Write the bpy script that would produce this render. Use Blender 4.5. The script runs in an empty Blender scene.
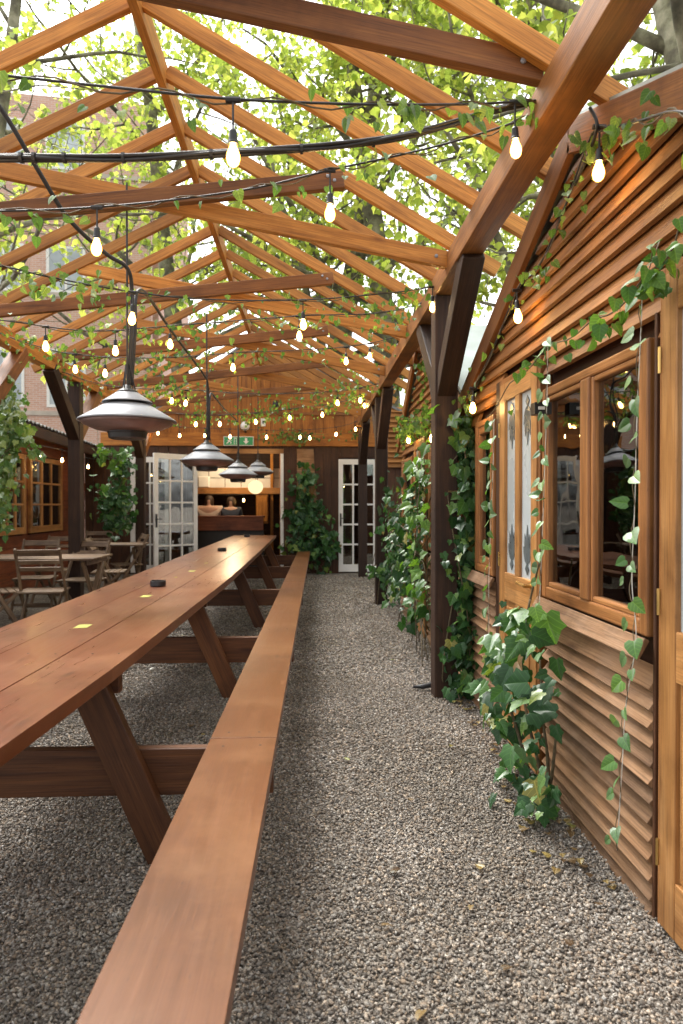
import bpy, math, random
import numpy as np
from mathutils import Vector, Matrix
random.seed(11); RNG = np.random.default_rng(11)
SC = bpy.context.scene; COL = SC.collection
V = Vector
CAM = V((0, 0, 1.3)); F = 683.0
PSI = math.atan((341.5-310)/F); TH = math.atan(7/F)
CR = Matrix.Rotation(-PSI, 3, 'Z') @ Matrix.Rotation(math.pi/2-TH, 3, 'X')
CRI = CR.inverted()
# ---------- measuring helpers: where a sight line meets a real plane of the place
def ray(px, py): return CR @ V(((px-341.5)/F, (512-py)/F, -1))
def P(px, py, Y): d = ray(px, py); return CAM + d*(Y/d.y)
def PX(px, py, X): d = ray(px, py); return CAM + d*(X/d.x)
def PZ(px, py, Z): d = ray(px, py); return CAM + d*((Z-1.3)/d.z)
def proj(p): c = CRI @ (V(p)-CAM); return (341.5+F*c.x/-c.z, 512-F*c.y/-c.z)

# ---------- tagging / linking
def wloc(o):
    r = V((0, 0, 0))
    while o is not None:
        r += o.location; o = o.parent
    return r
def tag(o, label=None, cat=None, group=None, kind=None):
    if label: o['label'] = label
    if cat: o['category'] = cat
    if group: o['group'] = group
    if kind: o['kind'] = kind
    return o
def thing(name, label, cat, loc=(0, 0, 0), group=None):
    o = bpy.data.objects.new(name, None); COL.objects.link(o); o.location = loc; o.empty_display_size = .1
    return tag(o, label, cat, group)
def copy_tree(o, parent=None):
    c = o.copy(); COL.objects.link(c); c.parent = parent
    for ch in list(o.children): copy_tree(ch, c)
    return c

def link_mesh(name, me, mat, parent, smooth=False, bevel=0, base=None):
    o = bpy.data.objects.new(name, me); COL.objects.link(o)
    if mat:
        for m in (mat if isinstance(mat, list) else [mat]): me.materials.append(m)
    n = len(me.vertices); co = np.empty(n*3, np.float32); me.vertices.foreach_get('co', co); co = co.reshape(-1, 3)
    if parent is None:
        lo = V((float(co[:, 0].mean()), float(co[:, 1].mean()), float(co[:, 2].min()))) if base is None else V(base)
        o.location = lo; off = lo
    else:
        o.parent = parent; off = wloc(parent)
    co = co-np.array(off, np.float32); me.vertices.foreach_set('co', co.ravel()); me.update()
    if smooth: me.polygons.foreach_set('use_smooth', np.ones(len(me.polygons), bool))
    if bevel:
        b = o.modifiers.new('Bevel', 'BEVEL'); b.width = bevel; b.segments = 2; b.limit_method = 'ANGLE'; b.angle_limit = .6
    return o

class MB:
    def __init__(s): s.v = []; s.f = []; s.uv = []; s.r = []; s.mi = []
    def face(s, idx, uvs, r, mi=0): s.f.append(idx); s.uv.append(uvs); s.r.append(r); s.mi.append(mi)
    def hexa(s, c, r=None, mi=0, grain=0):
        """8 corners: index bits x+2y+4z ; grain = axis (0,1,2) that the fibres follow"""
        b = len(s.v); c = [V(q) for q in c]; s.v += c
        if r is None: r = (random.random(), random.random())
        L = [(c[1]-c[0]).length, (c[2]-c[0]).length, (c[4]-c[0]).length]
        ou, ov = random.uniform(0, 40), random.uniform(0, 40)
        for q in ((0, 4, 6, 2), (1, 3, 7, 5), (0, 1, 5, 4), (2, 6, 7, 3), (0, 2, 3, 1), (4, 5, 7, 6)):
            uv = []
            for i in q:
                t = [((i >> k) & 1)*L[k] for k in range(3)]
                o = [k for k in range(3) if k != grain]
                uv.append((ou+t[grain], ov+t[o[0]]+t[o[1]]*1.0))
            s.face([b+i for i in q], uv, r, mi)
    def box(s, c, sx, sy, sz, rot=None, grain=None, r=None, mi=0):
        c = V(c); R = rot if rot is not None else Matrix.Identity(3)
        if grain is None: grain = max(range(3), key=lambda k: (sx, sy, sz)[k])
        s.hexa([c+R @ V((((i & 1)-.5)*sx, ((i >> 1 & 1)-.5)*sy, ((i >> 2 & 1)-.5)*sz)) for i in range(8)], r, mi, grain)
    def bb(s, x0, x1, y0, y1, z0, z1, grain=None, r=None, mi=0):
        s.box(((x0+x1)/2, (y0+y1)/2, (z0+z1)/2), x1-x0, y1-y0, z1-z0, None, grain, r, mi)
    def beam(s, p0, p1, w, h, up=(0, 0, 1), r=None, mi=0):
        p0, p1 = V(p0), V(p1); d = (p1-p0); L = d.length; d.normalize()
        sd = d.cross(V(up)).normalized(); u = sd.cross(d).normalized()
        R = Matrix((d, sd, u)).transposed()
        s.box((p0+p1)/2, L, w, h, R, 0, r, mi)
    def tube(s, pts, rad, n=8, caps=True, mi=0, r=None):
        pts = [V(p) for p in pts]; m = len(pts)
        if not hasattr(rad, '__len__'): rad = [rad]*m
        if r is None: r = (random.random(), random.random())
        b = len(s.v); ref = V((0, 0, 1)); acc = 0; us = []
        t0 = (pts[1]-pts[0]).normalized()
        if abs(t0.dot(ref)) > .9: ref = V((1, 0, 0))
        for i, p in enumerate(pts):
            t = (pts[min(i+1, m-1)]-pts[max(i-1, 0)]).normalized()
            a = t.cross(ref)
            if a.length < 1e-4: a = t.cross(V((0, 1, 0)))
            a.normalize(); c = t.cross(a); ref = (ref-t*ref.dot(t)).normalized() if (ref-t*ref.dot(t)).length > 1e-4 else ref
            if i: acc += (p-pts[i-1]).length
            us.append(acc)
            for k in range(n):
                an = 2*math.pi*k/n; s.v.append(p+(a*math.cos(an)+c*math.sin(an))*rad[i])
        for i in range(m-1):
            for k in range(n):
                k2 = (k+1) % n
                w = 2*math.pi*rad[i]/n
                s.face([b+i*n+k, b+i*n+k2, b+(i+1)*n+k2, b+(i+1)*n+k],
                       [(us[i], k*w), (us[i], (k+1)*w), (us[i+1], (k+1)*w), (us[i+1], k*w)], r, mi)
        if caps:
            s.face([b+k for k in range(n)][::-1], [(0, 0)]*n, r, mi); s.face([b+(m-1)*n+k for k in range(n)], [(0, 0)]*n, r, mi)
    def lathe(s, prof, c, n=24, mi=0, axis=None):
        """prof: (radius, height) from one end to the other"""
        c = V(c); b = len(s.v); R = axis if axis is not None else Matrix.Identity(3); r = (random.random(), random.random())
        for (ra, h) in prof:
            for k in range(n):
                a = 2*math.pi*k/n; s.v.append(c+R @ V((ra*math.cos(a), ra*math.sin(a), h)))
        for i in range(len(prof)-1):
            for k in range(n):
                k2 = (k+1) % n
                s.face([b+i*n+k, b+i*n+k2, b+(i+1)*n+k2, b+(i+1)*n+k], [(k/n, i), ((k+1)/n, i), ((k+1)/n, i+1), (k/n, i+1)], r, mi)
        if prof[0][0] > 1e-4: s.face([b+k for k in range(n)][::-1], [(0, 0)]*n, r, mi)
        if prof[-1][0] > 1e-4: s.face([b+(len(prof)-1)*n+k for k in range(n)], [(0, 0)]*n, r, mi)
    def prism(s, outline, c, ex, ey, depth, mi=0):
        """flat outline (2-D) in plane ex,ey extruded by vector depth"""
        c, ex, ey, depth = V(c), V(ex), V(ey), V(depth); b = len(s.v); n = len(outline); r = (random.random(), random.random())
        for dd in (V((0, 0, 0)), depth):
            for (x, y) in outline: s.v.append(c+ex*x+ey*y+dd)
        uv = [(x, y) for x, y in outline]
        s.face([b+i for i in range(n)][::-1], uv[::-1], r, mi); s.face([b+n+i for i in range(n)], uv, r, mi)
        for i in range(n):
            j = (i+1) % n; s.face([b+i, b+j, b+n+j, b+n+i], [uv[i], uv[j], uv[j], uv[i]], r, mi)
    def build(s, name, mat, parent=None, bevel=0, smooth=False, base=None):
        me = bpy.data.meshes.new(name); me.from_pydata([tuple(q) for q in s.v], [], s.f)
        u = me.uv_layers.new(name='UVMap'); w = me.uv_layers.new(name='rnd')
        fu = [c for q in s.uv for t in q for c in t]; u.data.foreach_set('uv', fu)
        fw = [c for q, r in zip(s.f, s.r) for _ in q for c in r]; w.data.foreach_set('uv', fw)
        if any(s.mi): me.polygons.foreach_set('material_index', s.mi)
        return link_mesh(name, me, mat, parent, smooth, bevel, base)

def np_mesh(name, co, loops, starts, rnd, mat, parent=None, smooth=False, base=None):
    me = bpy.data.meshes.new(name)
    me.vertices.add(len(co)); me.vertices.foreach_set('co', np.asarray(co, np.float32).ravel())
    me.loops.add(len(loops)); me.loops.foreach_set('vertex_index', np.asarray(loops, np.int32))
    me.polygons.add(len(starts)); me.polygons.foreach_set('loop_start', np.asarray(starts, np.int32))
    me.update(calc_edges=True)
    w = me.uv_layers.new(name='rnd'); w.data.foreach_set('uv', np.asarray(rnd, np.float32).ravel())
    return link_mesh(name, me, mat, parent, smooth, 0, base)

LEAF = {   # half outlines, midrib first (base -> tip handled by the outline), mirrored for the other half
    'tree': [(0, 0), (.36, .18), (.52, .52), (.22, .72), (0, 1.05)],
    'heart': [(0, .05), (.22, -.06), (.42, .08), (.43, .34), (.26, .68), (0, 1.0)],
    'ivy': [(0, .0), (.18, -.12), (.42, -.04), (.40, .18), (.54, .40), (.34, .52), (.18, .76), (0, 1.0)],
}
def leaves(name, pts, tips, nrms, sizes, shape, mat, parent=None, fold=.22, curl=.16, base=None):
    h = np.array(LEAF[shape], float); k = len(h); n = len(pts); dome = shape != 'tree'
    def half(sg):
        q = h if not dome else np.concatenate([h, [[h[:, 0].max()*.36, .36]], [[0, .38]]])
        x = q[:, 0]*sg; y = q[:, 1]; z = fold*np.abs(q[:, 0])-curl*(y-.3)**2
        if dome: z = z-.30*np.maximum(np.abs(q[:, 0])-.22, 0)**1.3; z[k] += .035
        return np.stack([x, y, z], 1)
    B = np.concatenate([half(1), half(-1)]); K = len(B)//2
    pts, tips, nrms, sizes = (np.asarray(a, float) for a in (pts, tips, nrms, sizes))
    tips = tips/np.linalg.norm(tips, axis=1, keepdims=True)
    nrms = nrms-(nrms*tips).sum(1, keepdims=True)*tips
    nrms = nrms/np.maximum(np.linalg.norm(nrms, axis=1, keepdims=True), 1e-6)
    side = np.cross(tips, nrms)
    sx = RNG.uniform(.8, 1.15, n)[:, None, None]; bend = RNG.uniform(-.9, 1.6, n)[:, None]
    zz = B[None, :, 2:]-(bend*.16*(B[None, :, 1]**2))[:, :, None]
    co = pts[:, None]+sizes[:, None, None]*(sx*B[None, :, :1]*side[:, None]+B[None, :, 1:2]*tips[:, None]+zz*nrms[:, None])
    co = co.reshape(-1, 3)
    fl, st = [], []
    if not dome:
        fl = list(np.arange(k)[::-1])+list(k+np.arange(k)); st = [0, k]
    else:
        for b, rev in ((0, 1), (K, 0)):
            ring = [b+q for q in range(k)]+[b+k+1]
            for q in range(k+1):
                t = [ring[q], ring[(q+1) % (k+1)], b+k]; st.append(len(fl)); fl += t[::-1] if rev else t
    fl = np.array(fl); st = np.array(st); m = len(fl)
    loops = (np.arange(n)[:, None]*(2*K)+fl[None]).ravel(); starts = (np.arange(n)[:, None]*m+st[None]).ravel()
    rnd = np.repeat(RNG.random((n, 2)), m, 0)
    o = np_mesh(name, co, loops, starts, rnd, mat, parent, dome, base)
    if dome:
        w = o.data.uv_layers.new(name='leafuv'); w.data.foreach_set('uv', np.tile(B[fl][:, :2], (n, 1)).astype(np.float32).ravel())
    return o

# ---------- materials
def newmat(name):
    m = bpy.data.materials.new(name); m.use_nodes = True; nt = m.node_tree; nt.nodes.clear()
    out = nt.nodes.new('ShaderNodeOutputMaterial'); return m, nt, out
def N(nt, t, **kw):
    n = nt.nodes.new('ShaderNode'+t)
    for k, v in kw.items():
        if hasattr(n, k): setattr(n, k, v)
        else: n.inputs[k.replace('_', ' ')].default_value = v
    return n
def ramp(nt, stops):
    r = nt.nodes.new('ShaderNodeValToRGB'); e = r.color_ramp.elements
    while len(e) < len(stops): e.new(.5)
    for i, (p, c) in enumerate(stops): e[i].position = p; e[i].color = (*c, 1)
    return r
def mixc(nt, a, b, fac, mode='MIX'):
    m = nt.nodes.new('ShaderNodeMix'); m.data_type = 'RGBA'; m.blend_type = mode
    for s, v in ((0, fac), (6, a), (7, b)):
        if hasattr(v, 'is_linked') or hasattr(v, 'links'): nt.links.new(v, m.inputs[s])
        else: m.inputs[s].default_value = v if s == 0 else (*v, 1)
    return m.outputs[2]
def wood(name, dark, mid, light, rough=.5, bump=.25, var=.35, wear=None, wear_amt=.5, spec=.4, gs=1.0, coat=0, dirt=.3, fine=.75):
    m, nt, out = newmat(name); L = nt.links.new
    uv = N(nt, 'UVMap', uv_map='UVMap'); rn = N(nt, 'UVMap', uv_map='rnd')
    mp = N(nt, 'Mapping'); mp.inputs['Scale'].default_value = (1.1*gs, 16*gs, 1); L(uv.outputs[0], mp.inputs[0])
    n1 = N(nt, 'TexNoise'); n1.inputs['Scale'].default_value = 1.6; n1.inputs['Detail'].default_value = 5; n1.inputs['Distortion'].default_value = .8
    L(mp.outputs[0], n1.inputs['Vector'])
    mp2 = N(nt, 'Mapping'); mp2.inputs['Scale'].default_value = (5*gs, 170*gs, 1); L(uv.outputs[0], mp2.inputs[0])
    n2 = N(nt, 'TexNoise'); n2.inputs['Scale'].default_value = 1.0; n2.inputs['Detail'].default_value = 3; L(mp2.outputs[0], n2.inputs['Vector'])
    rp = ramp(nt, [(.25, dark), (.5, mid), (.78, light)]); L(n1.outputs[0], rp.inputs[0])
    f = ramp(nt, [(.28, (.52, .50, .48)), (.5, (.95, .95, .95)), (.72, (1.22, 1.22, 1.22))]); L(n2.outputs[0], f.inputs[0])
    c = mixc(nt, rp.outputs[0], f.outputs[0], fine, 'MULTIPLY')
    # knots
    mp3 = N(nt, 'Mapping'); mp3.inputs['Scale'].default_value = (2.2, 9, 1); L(uv.outputs[0], mp3.inputs[0])
    vo = N(nt, 'TexVoronoi'); vo.inputs['Scale'].default_value = .9; L(mp3.outputs[0], vo.inputs['Vector'])
    kr = ramp(nt, [(.02, (.22, .17, .13)), (.07, (.6, .5, .42)), (.14, (1, 1, 1))]); L(vo.outputs['Distance'], kr.inputs[0])
    c = mixc(nt, c, kr.outputs[0], .7, 'MULTIPLY')
    # board to board variation
    sx = N(nt, 'SeparateXYZ'); L(rn.outputs[0], sx.inputs[0])
    mr = N(nt, 'MapRange'); mr.inputs['To Min'].default_value = 1-var; mr.inputs['To Max'].default_value = 1+var*.8; L(sx.outputs[0], mr.inputs[0])
    cb = N(nt, 'CombineColor'); [L(mr.outputs[0], cb.inputs[i]) for i in range(3)]
    c = mixc(nt, c, cb.outputs[0], 1.0, 'MULTIPLY')
    tc0 = N(nt, 'TexCoord'); n0 = N(nt, 'TexNoise'); n0.inputs['Scale'].default_value = 1.7; n0.inputs['Detail'].default_value = 8; n0.inputs['Roughness'].default_value = .62; L(tc0.outputs['Object'], n0.inputs['Vector'])
    dr = ramp(nt, [(.33, (1-dirt*1.6, 1-dirt*1.75, 1-dirt*1.85)), (.5, (1, 1, 1)), (.7, (1.08, 1.07, 1.05))]); L(n0.outputs[0], dr.inputs[0])
    c = mixc(nt, c, dr.outputs[0], 1.0, 'MULTIPLY')
    # small dark nicks and pores
    mp4 = N(nt, 'Mapping'); mp4.inputs['Scale'].default_value = (14, 60, 1); L(uv.outputs[0], mp4.inputs[0])
    v4 = N(nt, 'TexVoronoi'); v4.inputs['Scale'].default_value = 1; L(mp4.outputs[0], v4.inputs['Vector'])
    k4 = ramp(nt, [(.05, (.45, .42, .4)), (.12, (1, 1, 1))]); L(v4.outputs['Distance'], k4.inputs[0]); c = mixc(nt, c, k4.outputs[0], .45, 'MULTIPLY')
    if wear:
        tc = N(nt, 'TexCoord'); n3 = N(nt, 'TexNoise'); n3.inputs['Scale'].default_value = 2.3; n3.inputs['Detail'].default_value = 7; n3.inputs['Roughness'].default_value = .65
        L(tc.outputs['Object'], n3.inputs['Vector'])
        wr = ramp(nt, [(.48, (0, 0, 0)), (.72, (wear_amt,)*3)]); L(n3.outputs[0], wr.inputs[0])
        c = mixc(nt, c, wear, wr.outputs[0])
    b = N(nt, 'BsdfPrincipled'); L(c, b.inputs['Base Color']); b.inputs['Specular IOR Level'].default_value = spec
    rr = N(nt, 'MapRange'); rr.inputs['To Min'].default_value = max(.05, rough-.05); rr.inputs['To Max'].default_value = rough+.09; L(n1.outputs[0], rr.inputs[0]); L(rr.outputs[0], b.inputs['Roughness'])
    if coat: b.inputs['Coat Weight'].default_value = coat; b.inputs['Coat Roughness'].default_value = .25
    bp = N(nt, 'Bump'); bp.inputs['Strength'].default_value = bump; bp.inputs['Distance'].default_value = .004
    ad = N(nt, 'Math', operation='ADD'); L(n1.outputs[0], ad.inputs[0]); L(n2.outputs[0], ad.inputs[1]); L(ad.outputs[0], bp.inputs['Height']); L(bp.outputs[0], b.inputs['Normal'])
    L(b.outputs[0], out.inputs[0]); return m
def plain(name, col, rough=.5, metal=0, noise=.12, scale=14, bump=0, spec=.5):
    m, nt, out = newmat(name); L = nt.links.new
    tc = N(nt, 'TexCoord'); n = N(nt, 'TexNoise'); n.inputs['Scale'].default_value = scale; n.inputs['Detail'].default_value = 6; L(tc.outputs['Object'], n.inputs['Vector'])
    lo = tuple(max(0, x*(1-noise*1.6)) for x in col); hi = tuple(min(1, x*(1+noise)) for x in col)
    r = ramp(nt, [(.3, lo), (.7, hi)]); L(n.outputs[0], r.inputs[0])
    b = N(nt, 'BsdfPrincipled'); L(r.outputs[0], b.inputs['Base Color']); b.inputs['Metallic'].default_value = metal; b.inputs['Specular IOR Level'].default_value = spec
    rr = N(nt, 'MapRange'); rr.inputs['To Min'].default_value = max(.04, rough-.1); rr.inputs['To Max'].default_value = rough+.1; L(n.outputs[0], rr.inputs[0]); L(rr.outputs[0], b.inputs['Roughness'])
    if bump:
        bp = N(nt, 'Bump'); bp.inputs['Strength'].default_value = bump; bp.inputs['Distance'].default_value = .01; L(n.outputs[0], bp.inputs['Height']); L(bp.outputs[0], b.inputs['Normal'])
    L(b.outputs[0], out.inputs[0]); return m
def leafmat(name, stops, trans=.45, tcol=(1.5, 1.5, .8), gloss=.12, rough=.35, veins=True):
    m, nt, out = newmat(name); L = nt.links.new
    rn = N(nt, 'UVMap', uv_map='rnd'); sx = N(nt, 'SeparateXYZ'); L(rn.outputs[0], sx.inputs[0])
    r = ramp(nt, stops); L(sx.outputs[0], r.inputs[0])
    col = r.outputs[0]
    if veins:
        uv = N(nt, 'UVMap', uv_map='leafuv'); s2 = N(nt, 'SeparateXYZ'); L(uv.outputs[0], s2.inputs[0])
        ab = N(nt, 'Math', operation='ABSOLUTE'); L(s2.outputs[0], ab.inputs[0])
        m1 = N(nt, 'Math', operation='MULTIPLY_ADD'); m1.inputs[1].default_value = -.75; L(ab.outputs[0], m1.inputs[0]); L(s2.outputs[1], m1.inputs[2])
        m3 = N(nt, 'Math', operation='PINGPONG'); m3.inputs[1].default_value = .11; L(m1.outputs[0], m3.inputs[0])
        m4 = N(nt, 'Math', operation='MULTIPLY'); m4.inputs[1].default_value = 1.6; L(m3.outputs[0], m4.inputs[0])
        mn = N(nt, 'Math', operation='MINIMUM'); L(ab.outputs[0], mn.inputs[0]); L(m4.outputs[0], mn.inputs[1])
        vr = ramp(nt, [(.008, (1.7, 1.55, 1.5)), (.035, (1, 1, 1))]); L(mn.outputs[0], vr.inputs[0])
        col = mixc(nt, col, vr.outputs[0], 1.0, 'MULTIPLY')
    d = N(nt, 'BsdfDiffuse'); L(col, d.inputs[0])
    t = N(nt, 'BsdfTranslucent'); L(mixc(nt, col, tcol, 1.0, 'MULTIPLY'), t.inputs[0])
    mx = N(nt, 'MixShader'); mx.inputs[0].default_value = trans; L(d.outputs[0], mx.inputs[1]); L(t.outputs[0], mx.inputs[2])
    g = N(nt, 'BsdfGlossy'); g.inputs['Roughness'].default_value = rough; g.inputs[0].default_value = (.8, .85, .8, 1)
    lw = N(nt, 'LayerWeight'); lw.inputs[0].default_value = .25
    mu = N(nt, 'Math', operation='MULTIPLY_ADD'); mu.inputs[1].default_value = gloss*2; mu.inputs[2].default_value = gloss*.35; L(lw.outputs['Fresnel'], mu.inputs[0])
    m2 = N(nt, 'MixShader'); L(mu.outputs[0], m2.inputs[0]); L(mx.outputs[0], m2.inputs[1]); L(g.outputs[0], m2.inputs[2])
    L(m2.outputs[0], out.inputs[0]); return m
def emis(name, col, s):
    m, nt, out = newmat(name); e = N(nt, 'Emission'); e.inputs[0].default_value = (*col, 1); e.inputs[1].default_value = s
    nt.links.new(e.outputs[0], out.inputs[0]); return m
def glassmat(name, tint=(.75, .8, .78), refl=.0):
    m, nt, out = newmat(name); L = nt.links.new
    t = N(nt, 'BsdfTransparent'); t.inputs[0].default_value = (*tint, 1)
    g = N(nt, 'BsdfGlossy'); g.inputs['Roughness'].default_value = .015
    tc = N(nt, 'TexCoord'); n = N(nt, 'TexNoise'); n.inputs['Scale'].default_value = 3.5; n.inputs['Detail'].default_value = 1; L(tc.outputs['Object'], n.inputs['Vector'])
    bp = N(nt, 'Bump'); bp.inputs['Strength'].default_value = .12; bp.inputs['Distance'].default_value = .02; L(n.outputs[0], bp.inputs['Height']); L(bp.outputs[0], g.inputs['Normal'])
    fr = N(nt, 'Fresnel'); fr.inputs[0].default_value = 1.5
    ad = N(nt, 'Math', operation='ADD'); ad.inputs[1].default_value = refl; L(fr.outputs[0], ad.inputs[0])
    mx = N(nt, 'MixShader'); L(ad.outputs[0], mx.inputs[0]); L(t.outputs[0], mx.inputs[1]); L(g.outputs[0], mx.inputs[2]); L(mx.outputs[0], out.inputs[0]); return m

def bulbmat():
    m, nt, out = newmat('lit_bulb'); L = nt.links.new
    lw = N(nt, 'LayerWeight'); lw.inputs[0].default_value = .5
    r = ramp(nt, [(.1, (1, .62, .22)), (.5, (.17, .078, .014)), (1, (.04, .015, .0014))]); L(lw.outputs['Facing'], r.inputs[0])
    e = N(nt, 'Emission'); e.inputs[1].default_value = 32; L(r.outputs[0], e.inputs[0]); L(e.outputs[0], out.inputs[0]); return m
M = dict(
    cedar=wood('cedar', (.28, .105, .016), (.46, .19, .034), (.60, .28, .062), .55, .25, .28, dirt=.16),
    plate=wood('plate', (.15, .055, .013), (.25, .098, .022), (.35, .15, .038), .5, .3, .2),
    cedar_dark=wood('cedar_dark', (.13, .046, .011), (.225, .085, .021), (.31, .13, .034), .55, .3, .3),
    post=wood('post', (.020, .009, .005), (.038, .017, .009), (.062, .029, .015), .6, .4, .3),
    table=wood('table', (.122, .029, .009), (.145, .036, .011), (.172, .046, .015), .28, .08, .14, (.27, .115, .058), .7, .55, 1.9, .18, .22, .36),
    bench=wood('bench', (.112, .034, .008), (.132, .042, .010), (.155, .052, .013), .33, .08, .12, (.235, .105, .042), .65, .5, 1.9, .12, .22, .36),
    trestle=wood('trestle', (.055, .018, .006), (.10, .035, .011), (.155, .058, .018), .5, .3, .3),
    pine=wood('pine', (.31, .135, .038), (.43, .205, .066), (.53, .28, .105), .4, .15, .12),
    frame=wood('frame', (.19, .072, .02), (.30, .125, .038), (.39, .18, .06), .42, .2, .15),
    louvre=wood('louvre', (.145, .072, .031), (.235, .125, .058), (.32, .185, .097), .65, .4, .38, (.36, .25, .17), .45),
    louvre_top=wood('louvre_top', (.20, .075, .017), (.33, .138, .036), (.45, .21, .065), .55, .3, .22),
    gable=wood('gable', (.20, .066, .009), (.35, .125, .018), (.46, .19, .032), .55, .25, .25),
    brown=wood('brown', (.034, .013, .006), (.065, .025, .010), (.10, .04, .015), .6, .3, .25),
    red=wood('red', (.12, .032, .014), (.20, .056, .022), (.27, .085, .032), .45, .2, .2),
    chair=wood('chair', (.10, .062, .035), (.19, .125, .075), (.29, .20, .125), .6, .3, .25),
    white=plain('white_paint', (.78, .77, .74), .45, 0, .05, 6),
    metal=plain('grey_metal', (.27, .29, .32), .5, .0, .2, 7),
    copper=plain('reflector', (.20, .13, .115), .4, .4, .12, 20),
    black=plain('black_plastic', (.018, .018, .019), .4, 0, .2, 20),
    rubber=plain('black_cable', (.022, .021, .021), .5, 0, .2, 30),
    brass=plain('brass', (.65, .42, .14), .3, .9, .1, 20),
    glass=glassmat('window_glass', (.8, .84, .82), .17),
    frost=plain('frosted_glass', (.46, .51, .52), .28, 0, .07, 5, 0, .6),
    etch=plain('etched_pattern', (.10, .12, .125), .3, 0, .2, 20),
    green=plain('sign_green', (.02, .30, .12), .4, 0, .05, 4),
    bulb=bulbmat(), globe=emis('lit_globe', (1, .70, .38), .42), opal=plain('opal_globe', (.8, .8, .78), .3, 0, .03),
    tile=plain('white_tile', (.62, .62, .60), .3, 0, .08, 3),
    roof=plain('pale_sheet_roof', (.30, .34, .33), .55, .0, .15, 3),
    slate=plain('weathered_roof', (.20, .20, .20), .7, 0, .4, 9, .5),
    skin=plain('skin', (.50, .30, .22), .55, 0, .06), cream=plain('cream_cloth', (.52, .40, .33), .85, 0, .1), navy=plain('navy_cloth', (.03, .04, .065), .85, 0, .15), hair=plain('brown_hair', (.05, .028, .016), .6, 0, .3, 60),
    house_pane=plain('house_pane', (.42, .47, .50), .15, 0, .2, 1),
    sticker=plain('yellow_sticker', (.36, .38, .07), .5, 0, .1),
    stem=plain('stem', (.12, .09, .045), .7, 0, .3, 40), twine=plain('white_twine', (.62, .60, .54), .8, 0, .1),
    cushion=plain('cushion', (.16, .05, .035), .8, 0, .2),
)
M['ivy'] = leafmat('ivy_leaf', [(0, (.014, .045, .016)), (.5, (.028, .085, .026)), (.82, (.05, .13, .035)), (.96, (.12, .22, .05)), (.985, (.22, .20, .05)), (1, (.12, .065, .025))], .26, (1.8, 1.8, .7), .055, .42)
M['vine'] = leafmat('vine_leaf', [(0, (.05, .11, .025)), (.55, (.10, .19, .045)), (1, (.22, .30, .07))], .4, (1.5, 1.5, .7), .05, .5)
M['bright'] = leafmat('bright_ivy', [(0, (.035, .10, .025)), (.5, (.07, .17, .035)), (1, (.14, .28, .05))], .35, (1.6, 1.6, .6), .07, .5)
M['pale'] = leafmat('pale_ivy', [(0, (.05, .12, .03)), (.5, (.10, .19, .05)), (1, (.22, .30, .09))], .35, (1.5, 1.5, .7), .08, .5)
M['tree'] = leafmat('plane_leaf', [(0, (.10, .15, .026)), (.5, (.19, .25, .042)), (1, (.30, .34, .07))], .66, (2.65, 2.45, 2.2), .04, .4, False)
M['litter'] = leafmat('fallen_leaf', [(0, (.07, .04, .02)), (.5, (.16, .10, .04)), (.85, (.26, .19, .06)), (1, (.16, .20, .05))], .2, (1, 1, 1), .05)
def bark():
    m, nt, out = newmat('plane_bark'); L = nt.links.new; tc = N(nt, 'TexCoord')
    n = N(nt, 'TexNoise'); n.inputs['Scale'].default_value = 2.6; n.inputs['Detail'].default_value = 8; n.inputs['Roughness'].default_value = .62; L(tc.outputs['Object'], n.inputs['Vector'])
    r = ramp(nt, [(.34, (.055, .05, .035)), (.47, (.13, .115, .08)), (.55, (.21, .20, .135)), (.68, (.36, .33, .25))]); L(n.outputs[0], r.inputs[0])
    b = N(nt, 'BsdfPrincipled'); b.inputs['Roughness'].default_value = .85; L(r.outputs[0], b.inputs['Base Color'])
    bp = N(nt, 'Bump'); bp.inputs['Strength'].default_value = .5; bp.inputs['Distance'].default_value = .03; L(n.outputs[0], bp.inputs['Height']); L(bp.outputs[0], b.inputs['Normal'])
    L(b.outputs[0], out.inputs[0]); return m
M['bark'] = bark()
def brick():
    m, nt, out = newmat('pink_brick'); L = nt.links.new; uv = N(nt, 'UVMap', uv_map='UVMap')
    t = N(nt, 'TexBrick'); t.inputs['Color1'].default_value = (.60, .36, .28, 1); t.inputs['Color2'].default_value = (.52, .29, .22, 1); t.inputs['Mortar'].default_value = (.60, .52, .46, 1)
    t.inputs['Scale'].default_value = 1; t.inputs['Brick Width'].default_value = .225; t.inputs['Row Height'].default_value = .075; t.inputs['Mortar Size'].default_value = .008; L(uv.outputs[0], t.inputs['Vector'])
    b = N(nt, 'BsdfPrincipled'); b.inputs['Roughness'].default_value = .85; L(t.outputs[0], b.inputs['Base Color']); L(b.outputs[0], out.inputs[0]); return m
M['brick'] = brick(); M['stone'] = plain('sill_stone', (.48, .42, .36), .8, 0, .1, 4)
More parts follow.
